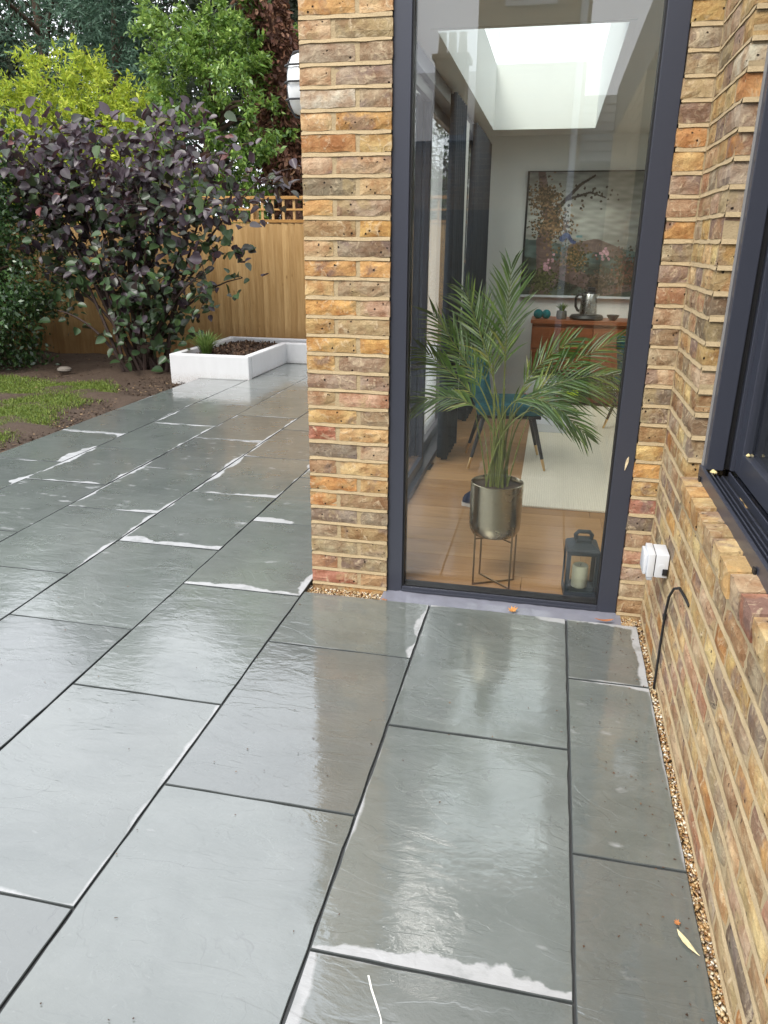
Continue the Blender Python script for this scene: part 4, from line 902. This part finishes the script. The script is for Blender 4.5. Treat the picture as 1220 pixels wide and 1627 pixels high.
# kettle and base
kt = empty('kettle', (1.36, 4.74, .826), 0, 'brushed steel kettle with black handle on the sideboard', 'kettle'); K = Vector((1.36, 4.74, 0))
px_part(kt, 'power_base', MB().lathe([(.001, .826), (.155, .827), (.165, .845), (.15, .868), (.085, .872), (.001, .873)], 32, (K.x-.01, K.y, 0)), DARKM, True)
px_part(kt, 'body', MB().lathe([(.001, .873), (.085, .874), (.086, .885), (.078, .98), (.068, 1.065), (.064, 1.07), (.001, 1.071)], 32, (K.x, K.y, 0)), STEEL, True)
px_part(kt, 'handle', MB().tube([(K.x-.062, K.y, 1.06), (K.x-.10, K.y, 1.065), (K.x-.125, K.y, 1.03), (K.x-.122, K.y, .95), (K.x-.10, K.y, .91), (K.x-.08, K.y, .905)], .013), DARKM, True)
px_part(kt, 'lid', MB().lathe([(.058, 1.071), (.05, 1.085), (.02, 1.09), (.018, 1.105), (.001, 1.108)], 24, (K.x, K.y, 0)).cbox(K.x-.02, K.x+.05, K.y-.02, K.y+.02, 1.085, 1.13, .008), DARKM, True)
px_part(kt, 'spout', MB().loft([[(K.x+.06, K.y-.03, 1.03), (K.x+.06, K.y+.03, 1.03), (K.x+.06, K.y+.03, 1.068), (K.x+.06, K.y-.03, 1.068)], [(K.x+.095, K.y-.008, 1.055), (K.x+.095, K.y+.008, 1.055), (K.x+.095, K.y+.012, 1.07), (K.x+.095, K.y-.012, 1.07)]]), STEEL)
# yarn balls
YARN = plain('teal_yarn', (.012, .17, .19), .8, .2, 0, .3, 60)
def ball(label, x, y, r):
    m = MB(); m.lathe([(r*math.sin(a), r*1.0*(1-math.cos(a))) for a in np.linspace(.02, math.pi-.02, 14)], 24, (0, 0, 0)); 
    for k in range(22):
        ax = Vector((random.gauss(0, 1), random.gauss(0, 1), random.gauss(0, 1))).normalized(); e1 = ax.orthogonal().normalized(); e2 = ax.cross(e1)
        m.tube([Vector((0, 0, r))+(e1*math.cos(q)+e2*math.sin(q))*r*1.0 for q in np.linspace(0, 6.283, 19)], .0035, 5, False)
    o = m.build('yarn_ball', YARN, None, True); o.location = (x, y, .826); tag(o, label, 'yarn', 'teal yarn balls on the sideboard')
ball('left teal yarn ball on the end of the sideboard', .885, 4.7, .043); ball('teal yarn ball next to the little potted plant', .962, 4.72, .041)
# little potted succulent
sp = empty('succulent_pot', (1.11, 4.72, .826), 0, 'small grey pot with a spiky plant between yarn and kettle', 'plant')
MB().lathe([(.001, 0), (.042, 0), (.052, .03), (.048, .075), (.04, .078), (.001, .07)], 20).build('pot', plain('grey_pot', (.16, .16, .14), .5), sp, True)
V, F = blades(60, np.random.default_rng(3), (0, 0, .07), .06, .06, .11, .012); link(bpy.data.objects.new('foliage', np_mesh('foliage', V, F, L_SHRUB)), sp)
# dark bowl and cable
bo = MB().lathe([(.001, 0), (.03, 0), (.055, .035), (.06, .05), (.054, .05), (.03, .012), (.001, .01)], 24).build('bowl', DARKM, None, True); bo.location = (1.60, 4.72, .826); tag(bo, 'small dark bowl at the right of the kettle', 'bowl')

# chairs
def chair(label, cx, cy, rz):
    r = empty('dining_chair', (cx, cy, .0145), rz, label, 'chair', 'teal dining chairs')
    MB().cbox(-.23, .24, -.23, .23, .385, .465, .035).build('seat', TEAL, r, True)
    rings = []
    for (z, x, w) in ((.44, -.20, .20), (.52, -.225, .225), (.64, -.245, .225), (.76, -.265, .205), (.815, -.275, .16)):
        ring = []
        for k in range(9): a = -1+k/4; ring.append((x+.10*a*a*(1 if z < .8 else .7), a*w, z-(.02*a*a)))
        for k in range(8, -1, -1): a = -1+k/4; ring.append((x-.045+.10*a*a*(1 if z < .8 else .7), a*w*1.03, z-(.02*a*a)+.004))
        rings.append(ring)
    MB().loft(rings).build('backrest', TEAL, r, True)
    MB().cbox(-.21, .22, -.21, .21, .365, .386, .004).build('seat_frame', DARKM, r)
    for sx in (-1, 1):
        for sy in (-1, 1):
            a = Vector((.17*sx, .16*sy, .372)); b = Vector((.27*sx, .215*sy, 0)); m = a.lerp(b, .78)
            lg = MB().tube([a, m], [.017, .0115], 10).build('leg', DARKM, r, True); MB().tube([m, b], [.0115, .008], 10).build('brass_tip', BRASST, lg, True)
    return r
chair('teal velvet chair with black tapered legs behind the palm', .755, 2.28, R(8))
chair('teal velvet chair half hidden by the right window frame', 1.86, 3.45, R(20))
# curtain
CURT = plain('slate_curtain', (.045, .055, .068), .85, .15, 0, .2, 60)
def curtain(y0, y1, N, label):
    A = [(.30+.045*math.sin(k*.62)+.012*math.sin(k*1.9), y0+(y1-y0)*k/(N-1)) for k in range(N)]
    o = MB().add([(x_+.004*math.sin(y_*40), y_, .02) for x_, y_ in A]+[(x_*.6+.12, y_, 2.42) for x_, y_ in A], [(k, k+1, N+k+1, N+k) for k in range(N-1)]).build('curtain', CURT, None, True)
    m_ = o.modifiers.new('thick', 'SOLIDIFY'); m_.thickness = .004; tag(o, label, 'curtain', 'curtains of the sliding door')
curtain(3.5, 4.95, 150, 'wide dark slate pleated curtain at the far left of the dining room')
curtain(2.2, 2.75, 60, 'narrow dark slate curtain nearer the glass on the left')
# trainer shoe on the floor
sh = empty('trainer', (.645, 1.38, 0), R(70), 'navy trainer with pale sole on the floor behind the pot', 'shoe')
prof = [(-.135, .032, .06), (-.12, .04, .085), (-.06, .04, .088), (0, .038, .075), (.05, .044, .058), (.10, .044, .048), (.13, .03, .036)]
def ring(x, w, h, z0): return [(x, w*math.cos(a), z0+max(0, math.sin(a))*(h-z0)+min(0, math.sin(a))*.004) for a in np.linspace(0, 2*math.pi, 15)[:-1]]
MB().loft([ring(x, w, h, .026) for x, w, h in prof]).build('upper', plain('navy_mesh', (.015, .022, .05), .8, .2, 0, .4, 60), sh, True)
MB().loft([[(x, s*w*1.07, z) for s, z in ((-1, .001), (1, .001), (1.02, .027), (-1.02, .027))] for x, w, h in prof]).build('sole', plain('pale_sole', (.6, .58, .55), .6), sh)
lc = MB()
for k in range(4): lc.tube([(.0+k*.02, -.022, .078-k*.006), (.005+k*.02, 0, .086-k*.006), (.0+k*.02, .022, .078-k*.006)], .003, 5)
lc.build('lace', plain('lace', (.5, .5, .52), .8), sh, True)

# lantern
ln = empty('lantern', (1.237, .175, 0), R(4), 'black square lantern holding a cream candle by the glass', 'lantern')
h_ = .072; LM = plain('lantern_metal', (.022, .030, .036), .5, .4)
MB().cbox(-h_, h_, -h_, h_, .0005, .035, .003).build('base', LM, ln)
for sx in (-1, 1):
    for sy in (-1, 1): MB().cbox(sx*(h_-.009)-.009, sx*(h_-.009)+.009, sy*(h_-.009)-.009, sy*(h_-.009)+.009, .0355, .212, .002).build('post', LM, ln)
MB().cbox(-h_, h_, -h_, h_, .2125, .232, .003).build('top_frame', LM, ln)
tp = MB().loft([[(sx*s, sy*s, z) for sx, sy in ((-1,-1),(1,-1),(1,1),(-1,1))] for s, z in ((h_, .2325), (h_*.92, .243), (.034, .262), (.032, .272))]).build('roof', LM, ln)
MB().tube([(-.032, 0, .268), (-.036, 0, .29), (-.024, 0, .305), (.024, 0, .305), (.036, 0, .29), (.032, 0, .268)], .010, 8).build('handle', LM, ln, True)
for (a, b) in (((-.054, .054, -h_+.004, -h_+.006), 0), ((-.054, .054, h_-.006, h_-.004), 0), ((-h_+.004, -h_+.006, -.054, .054), 0), ((h_-.006, h_-.004, -.054, .054), 0)): MB().box(*a, .0355, .212).build('pane', GLASS, ln)
cd = MB().lathe([(.001, .036), (.034, .036), (.036, .04), (.036, .138), (.033, .142), (.026, .138), (.001, .136)], 24).build('candle', plain('candle_wax', (.62, .60, .46), .45, .4), ln, True); MB().tube([(0, 0, .136), (.001, 0, .148)], .0015, 5).build('wick', BLACK, cd)

# palm in a brass pot on a wire stand
POT = Vector((.832, .215, 0))
pt = empty('brass_planter', tuple(POT), 0, 'cylindrical brass plant pot on thin wire legs behind the glass', 'plant pot')
MB().lathe([(.001, .238), (.075, .24), (.105, .252), (.117, .275), (.120, .31), (.120, .498), (.1165, .5), (.114, .497), (.113, .47), (.001, .468)], 48).build('pot', BRASS, pt, True)
MB().lathe([(.001, .478), (.06, .482), (.1125, .475)], 24).build('compost', SOIL, pt)
STAND = plain('bronze_wire', (.25, .18, .11), .35, .5, 1.0)
feet = [(-.082, -.07), (.088, -.087), (-.062, .055), (.103, .025)]
wr = []
for (fx, fy) in feet: MB().tube([(fx, fy, .004), (fx*1.0, fy*1.0, .31)], .0042, 8).build('leg', STAND, pt, True)
MB().tube([(feet[0][0], feet[0][1], .006), (feet[3][0], feet[3][1], .006)], .0042, 8).tube([(feet[1][0], feet[1][1], .0065), (feet[2][0], feet[2][1], .0065)], .0042, 8).build('cross_brace', STAND, pt, True)
MB().tube([(feet[0][0], feet[0][1], .236), (feet[3][0], feet[3][1], .236)], .004, 8).tube([(feet[1][0], feet[1][1], .2365), (feet[2][0], feet[2][1], .2365)], .004, 8).build('cradle', STAND, pt, True)
L_PALM = mat_leaf('palm_leaf', [(0, (.022, .066, .012)), (.4, (.045, .12, .020)), (.8, (.085, .18, .03)), (.95, (.20, .28, .05)), (1, (.34, .26, .07))], .33, .5, .28)
PSTEM = plain('palm_stem', (.13, .15, .035), .5, .4, 0, .4, 20)
palm = empty('areca_palm', (POT.x, POT.y, .48), 0, 'feathery green areca palm growing in the brass pot', 'palm')
FRONDS = [((0.822,0.250,1.079),(0.829,0.300,1.424),0.26),((0.743,0.280,1.072),(0.633,0.360,1.328),0.24),((0.710,0.250,0.964),(0.504,0.300,1.227),0.22),((0.689,0.220,0.926),(0.467,0.240,1.078),0.20),
((0.669,0.195,0.944),(0.458,0.190,0.850),0.17),((0.788,0.320,1.013),(0.707,0.440,1.276),0.24),((0.906,0.300,1.00),(1.119,0.400,1.13),0.2),((0.976,0.280,0.97),(1.304,0.360,1.14),0.21),
((0.966,0.230,0.979),(1.290,0.260,1.00),0.2),((0.995,0.200,0.958),(1.200,0.200,0.748),0.17),((0.699,0.340,1.006),(0.574,0.480,1.170),0.22),
((0.865,0.180,0.983),(1.100,0.160,0.848),0.18),((0.938,0.330,0.933),(1.294,0.460,0.884),0.22)]
pr_ = random.Random(17); pb = Vector((POT.x, POT.y, .48))
for fi, (mid, tip, LL) in enumerate(FRONDS):
    b = Vector((POT.x+pr_.uniform(-.05, .05), POT.y+pr_.uniform(-.04, .05), .478)); m_, t_ = Vector(mid), Vector(tip)
    c1 = b+Vector((pr_.uniform(-.01, .01)+(m_.x-b.x)*.12, (m_.y-b.y)*.2, (m_.z-b.z)*.75)); pts = []
    for k in range(15):
        u = k/14; pts.append(b*(1-u)**3+c1*3*u*(1-u)**2+m_*3*u*u*(1-u)+t_*u**3)
    st = MB().tube([p_-pb for p_ in pts], [.0042*(1-k/15)+.0010 for k in range(15)], 6)
    fo = st.build('frond', PSTEM, palm, True)
    lm = MB()
    NL = 19
    for k in range(NL):
        u = .56+.44*k/(NL-1); x_ = u*14; i = min(int(x_), 13); p_ = pts[i].lerp(pts[i+1], x_-i); T_ = (pts[i+1]-pts[i]).normalized()
        view = Vector((pr_.uniform(-.3, .3), -1, .35)).normalized(); s_ = T_.cross(view).normalized()
        ll = LL*.86*(.5+.6*math.sin(math.pi*min(1, (k+3)/(NL+3))))*pr_.uniform(.85, 1.1)
        for sg in (-1, 1):
            d = (T_*pr_.uniform(.85, 1.1)+s_*sg*pr_.uniform(.45, .7)*(1.1-.5*k/NL)+view*pr_.uniform(-.15, .25)).normalized(); wd = pr_.uniform(.0034, .0052)
            sd2 = d.cross(view).normalized(); vs_ = []
            for f, ww in ((0, .35), (.25, 1), (.6, .9), (1, .05)):
                q = p_+d*ll*f+Vector((0, 0, -.26*ll*f*f*pr_.uniform(.7, 1.2)))
                q.y = max(q.y, .078); vs_ += [q-pb-sd2*wd*ww, q-pb+view*wd*.35*ww*-1, q-pb+sd2*wd*ww]
            lm.add(vs_, [(3*a+e, 3*a+e+1, 3*a+e+4, 3*a+e+3) for a in range(3) for e in (0, 1)])
    lf = lm.build('leaflets', L_PALM, fo, True)
for k in range(20):   # bare canes in the pot
    a = pr_.random()*6.283; r0 = pr_.uniform(.01, .06); hh = pr_.uniform(.25, .48); b = Vector((math.cos(a)*r0, math.sin(a)*r0*.8, -.004)); e = b*2.6+Vector((0, 0, hh)); e.y = max(e.y, -.11)
    MB().tube([b, b.lerp(e, .5)+Vector((0, 0, .02)), e], [.0042, .0032, .0016], 6).build('cane', PSTEM, palm, True)

# ------------------------------------------------------------------ outside fittings
sk_ = empty('weatherproof_socket', (XW, -.42, .44), 0, 'white weatherproof outdoor socket box on the brick wall', 'socket')
def kpart(nm, mb, mat, lab=None): return px_part(sk_, nm, mb, mat, True, lab)
SB = (-.475, -.365, .392, .482)
kpart('back_box', MB().cbox(1.452, 1.497, SB[0], SB[1], SB[2]+.002, SB[3], .003), WHITEPL)
kpart('seam', MB().box(1.449, 1.4525, SB[0]+.003, SB[1]-.003, SB[2]+.005, SB[3]-.003), BLACK)
kpart('lid', MB().cbox(1.425, 1.4495, SB[0]-.002, SB[1]+.002, SB[2], SB[3]+.002, .004).cbox(1.412, 1.4255, SB[0]+.008, SB[1]-.008, SB[2]+.006, SB[3]-.006, .0065), WHITEPL)
kpart('knockout', MB().lathe([(.0, 0), (.013, 0), (.013, .0012), (.011, .0015), (.001, .0015)], 20), WHITEPL).matrix_local = Matrix.Translation(Vector((1.475-XW, SB[0]-.0+.42, .435-.44))) @ Matrix.Rotation(R(90), 4, 'X')
kpart('latch', MB().cbox(1.428, 1.447, SB[0]-.0, SB[0]+.03, SB[2]-.012, SB[2]-.0005, .003), plain('grey_plastic', (.4, .42, .45), .4))
kpart('gland', MB().cbox(1.478, 1.496, SB[0]-.006, SB[0]-.0005, .405, .43, .003), BLACK)
cb_ = MB().tube([(1.502, -.87, .478), (1.4925, -.835, .492), (1.488, -.76, .488), (1.487, -.68, .448), (1.489, -.61, .385), (1.491, -.578, .31), (1.492, -.568, .20), (1.492, -.570, .08), (1.491, -.574, -.02)], .0046, 10).build('power_cable', BLACK, None, True)
tag(cb_, 'black cable looping from the brick wall down into the gravel', 'cable')
tie = MB().tube([(1.4912, -.576, .300), (1.4915, -.573, .278)], .0068, 10).build('cable_tie', BLACK, cb_, True)
# bulkhead light on the outer side of the pier
bl = empty('bulkhead_light', (0, .16, 2.12), 0, 'oval caged white bulkhead light on the outer side of pier', 'light')
MB().loft([[(x_, .085*s*math.cos(a), .125*s*math.sin(a)) for a in np.linspace(0, 6.2832, 29)[:-1]] for x_, s in ((-.002, 1.0), (-.018, 1.0), (-.022, .93))]).build('base', DARKM, bl, True)
MB().loft([[(x_, .072*s*math.cos(a), .112*s*math.sin(a)) for a in np.linspace(0, 6.2832, 29)[:-1]] for x_, s in ((-.0225, 1), (-.05, .99), (-.072, .92), (-.084, .72), (-.088, .4))]).build('diffuser', plain('ribbed_glass', (.74, .77, .78), .25, .6), bl, True)
for zz_ in (-.06, 0, .06):
    w_ = .08*math.sqrt(1-(zz_/.125)**2); MB().tube([(-.02, -w_, zz_), (-.07, -w_*.98, zz_), (-.094, -w_*.6, zz_), (-.096, 0, zz_), (-.094, w_*.6, zz_), (-.07, w_*.98, zz_), (-.02, w_, zz_)], .004, 7).build('guard_bar', DARKM, bl, True)
MB().tube([(-.02, 0, -.122), (-.07, 0, -.115), (-.096, 0, -.075), (-.101, 0, 0), (-.096, 0, .075), (-.07, 0, .115), (-.02, 0, .122)], .0045, 7).build('guard_bar', DARKM, bl, True)

# fallen leaves
def fallen(label, loc, size, rz, col, shape, tilt=(0, 0), curl=.25):
    n = len(shape); vs_ = [(0, 0, 0)]+[(x*size, y*size, (x*x+y*y)*size*curl) for x, y in shape]; mm = MB().add(vs_, [(0, 1+k, 1+(k+1) % n) for k in range(n)])
    o = mm.build('fallen_leaf', plain('dry_leaf', col, .7, .3, 0, .35, 60), None, False); s_ = o.modifiers.new('t', 'SOLIDIFY'); s_.thickness = .0012
    o.location = loc; o.rotation_euler = (tilt[0], tilt[1], rz); return tag(o, label, 'leaf', 'fallen leaves')
LOBED = [(1, 0), (.5, .18), (.75, .6), (.3, .42), (.1, .85), (-.15, .4), (-.6, .55), (-.5, .12), (-.8, -.1), (-.45, -.25), (-.4, -.7), (0, -.4), (.35, -.75), (.45, -.25)]
LONGL = [(1, 0), (.6, .16), (.1, .2), (-.4, .14), (-1, .02), (-1.25, -.03), (-.9, -.06), (-.4, -.16), (.1, -.2), (.6, -.12)]
fallen('crinkled orange brown leaf on the threshold strip', (.95, -.075, -.002), .026, .4, (.52, .24, .07), LOBED, (.15, -.1), .5)
fallen('flat red brown leaf at the right end of the threshold', (1.345, -.085, .002), .038, .2, (.36, .14, .06), LONGL, (.05, 0), .2)
fallen('pale yellow willow-like leaf on the patio by the gravel', (1.437, -1.685, .006), .036, R(118), (.62, .55, .33), LONGL, (0, .05), .12)
fallen('tiny orange leaf scrap on the patio near the gravel', (1.424, -1.632, .004), .010, 1.1, (.42, .17, .06), LOBED, (0, 0), .3)
fallen('small pale leaf stuck to the right frame of the glass panel', (1.366, .0165, .682), .028, R(85), (.66, .55, .36), LONGL, (R(84), 0), .1).rotation_euler = (R(90), R(-80), 0)
fallen('small dead leaf on the gravel by the pier foot', (.372, -.09, -.012), .018, 2.1, (.34, .16, .08), LOBED, (.2, .1), .4)

# ------------------------------------------------------------------ behind the viewer: what the glass reflects
nb = empty('brick_house', (.35, -10, -.1), 0, 'two-storey brick house wing mirrored in the tall glass', 'house')
px_part(nb, 'wall', MB().box(-.32, 1.22, -14, -9.0, -.1, 7.2), FARB)
px_part(nb, 'fascia', MB().box(-.40, 1.30, -14, -8.93, 7.2, 7.4), WHITEPL)
px_part(nb, 'downpipe', MB().tube([(1.12, -8.94, -.1), (1.12, -8.94, 7.1)], .05, 10), WHITEPL, True)
w1 = px_part(nb, 'window', MB().box(.05, .75, -8.998, -8.95, 4.6, 5.9), WHITEPL)
px_part(nb, 'window_pane', MB().box(.11, .69, -8.949, -8.94, 4.66, 5.84), BLACK)
ch = empty('terraced_house', (-3.5, -17, -.1), 0, 'dark brick terraced house with chimney pots mirrored in the glass', 'house')
px_part(ch, 'wall', MB().box(-9.5, -.7, -22, -15, -.1, 3.6), FARB)
px_part(ch, 'roof', MB().loft([[(-9.8, -14.7, 3.6), (-.4, -14.7, 3.6), (-.4, -22.3, 3.6), (-9.8, -22.3, 3.6)], [(-9.6, -18.4, 5.6), (-1.0, -18.4, 5.6), (-1.0, -18.6, 5.6), (-9.6, -18.6, 5.6)]]), SLATE)
stk = px_part(ch, 'chimney', MB().box(-1.85, -1.2, -15.6, -14.96, 3.5, 5.2).box(-1.92, -1.13, -15.67, -14.9, 5.2, 5.3), FARB)
POTM = plain('clay_pot', (.5, .42, .32), .8)
for k in range(3):
    o = MB().lathe([(.001, 5.3), (.09, 5.3), (.10, 5.36), (.08, 5.7), (.09, 5.74), (.06, 5.74), (.001, 5.72)], 14, (-1.75+k*.22, -15.25, 0)).build('chimney_pot', POTM, stk, True)
gr = empty('tiled_outbuilding', (2.2, -10, -.1), 0, 'low slate-roofed outbuilding mirrored in the glass', 'outbuilding')
px_part(gr, 'wall', MB().box(1.24, 3.2, -13, -9.6, -.1, 2.7), FARB)
for k in range(7):
    y_, z_ = -9.5-k*.28, 2.66+k*.17
    px_part(gr, 'slate_course', MB().loft([[(1.2, y_+.02, z_+.03), (3.3, y_+.02, z_+.03), (3.3, y_+.02, z_), (1.2, y_+.02, z_)], [(1.2, y_-.31, z_+.2), (3.3, y_-.31, z_+.2), (3.3, y_-.31, z_+.17), (1.2, y_-.31, z_+.17)]]), SLATE)
bf = empty('rear_fence', (-3, -7.3, -.1), 0, 'dark board fence mirrored low in the tall glass', 'fence')
for k in range(40): px_part(bf, 'board', MB().box(-5.2+k*.15, -5.2+k*.15+.145, -7.32, -7.30, -.1, 1.93), plain('weathered_board', (.10, .075, .05), .8) if k == 0 else bpy.data.materials['weathered_board'])

# specks of grit and leaf scraps washed onto the slabs
r_ = np.random.default_rng(91); n = 420
gx = np.where(r_.random(n) < .45, 1.46-np.abs(r_.normal(0, .10, n)), r_.uniform(-2.9, 1.45, n)); gy = r_.uniform(-2.9, -.12, n); gy = np.where((gx < -.05) & (r_.random(n) < .5), r_.uniform(-2, 4.5, n), gy)
V, F = leaf_arrays(np.stack([gx, gy, np.full(n, .0035)], -1), rdir(n, r_)*np.array([1, 1, .1]), rdir(n, r_, 4), r_.uniform(.0025, .009, n), r_.uniform(.002, .005, n), CHIP)
o = link(bpy.data.objects.new('patio_debris', np_mesh('patio_debris', V, F, CHIPM))); tag(o, 'tiny scraps of bark and grit scattered on the wet slabs', 'debris', None, 'stuff')
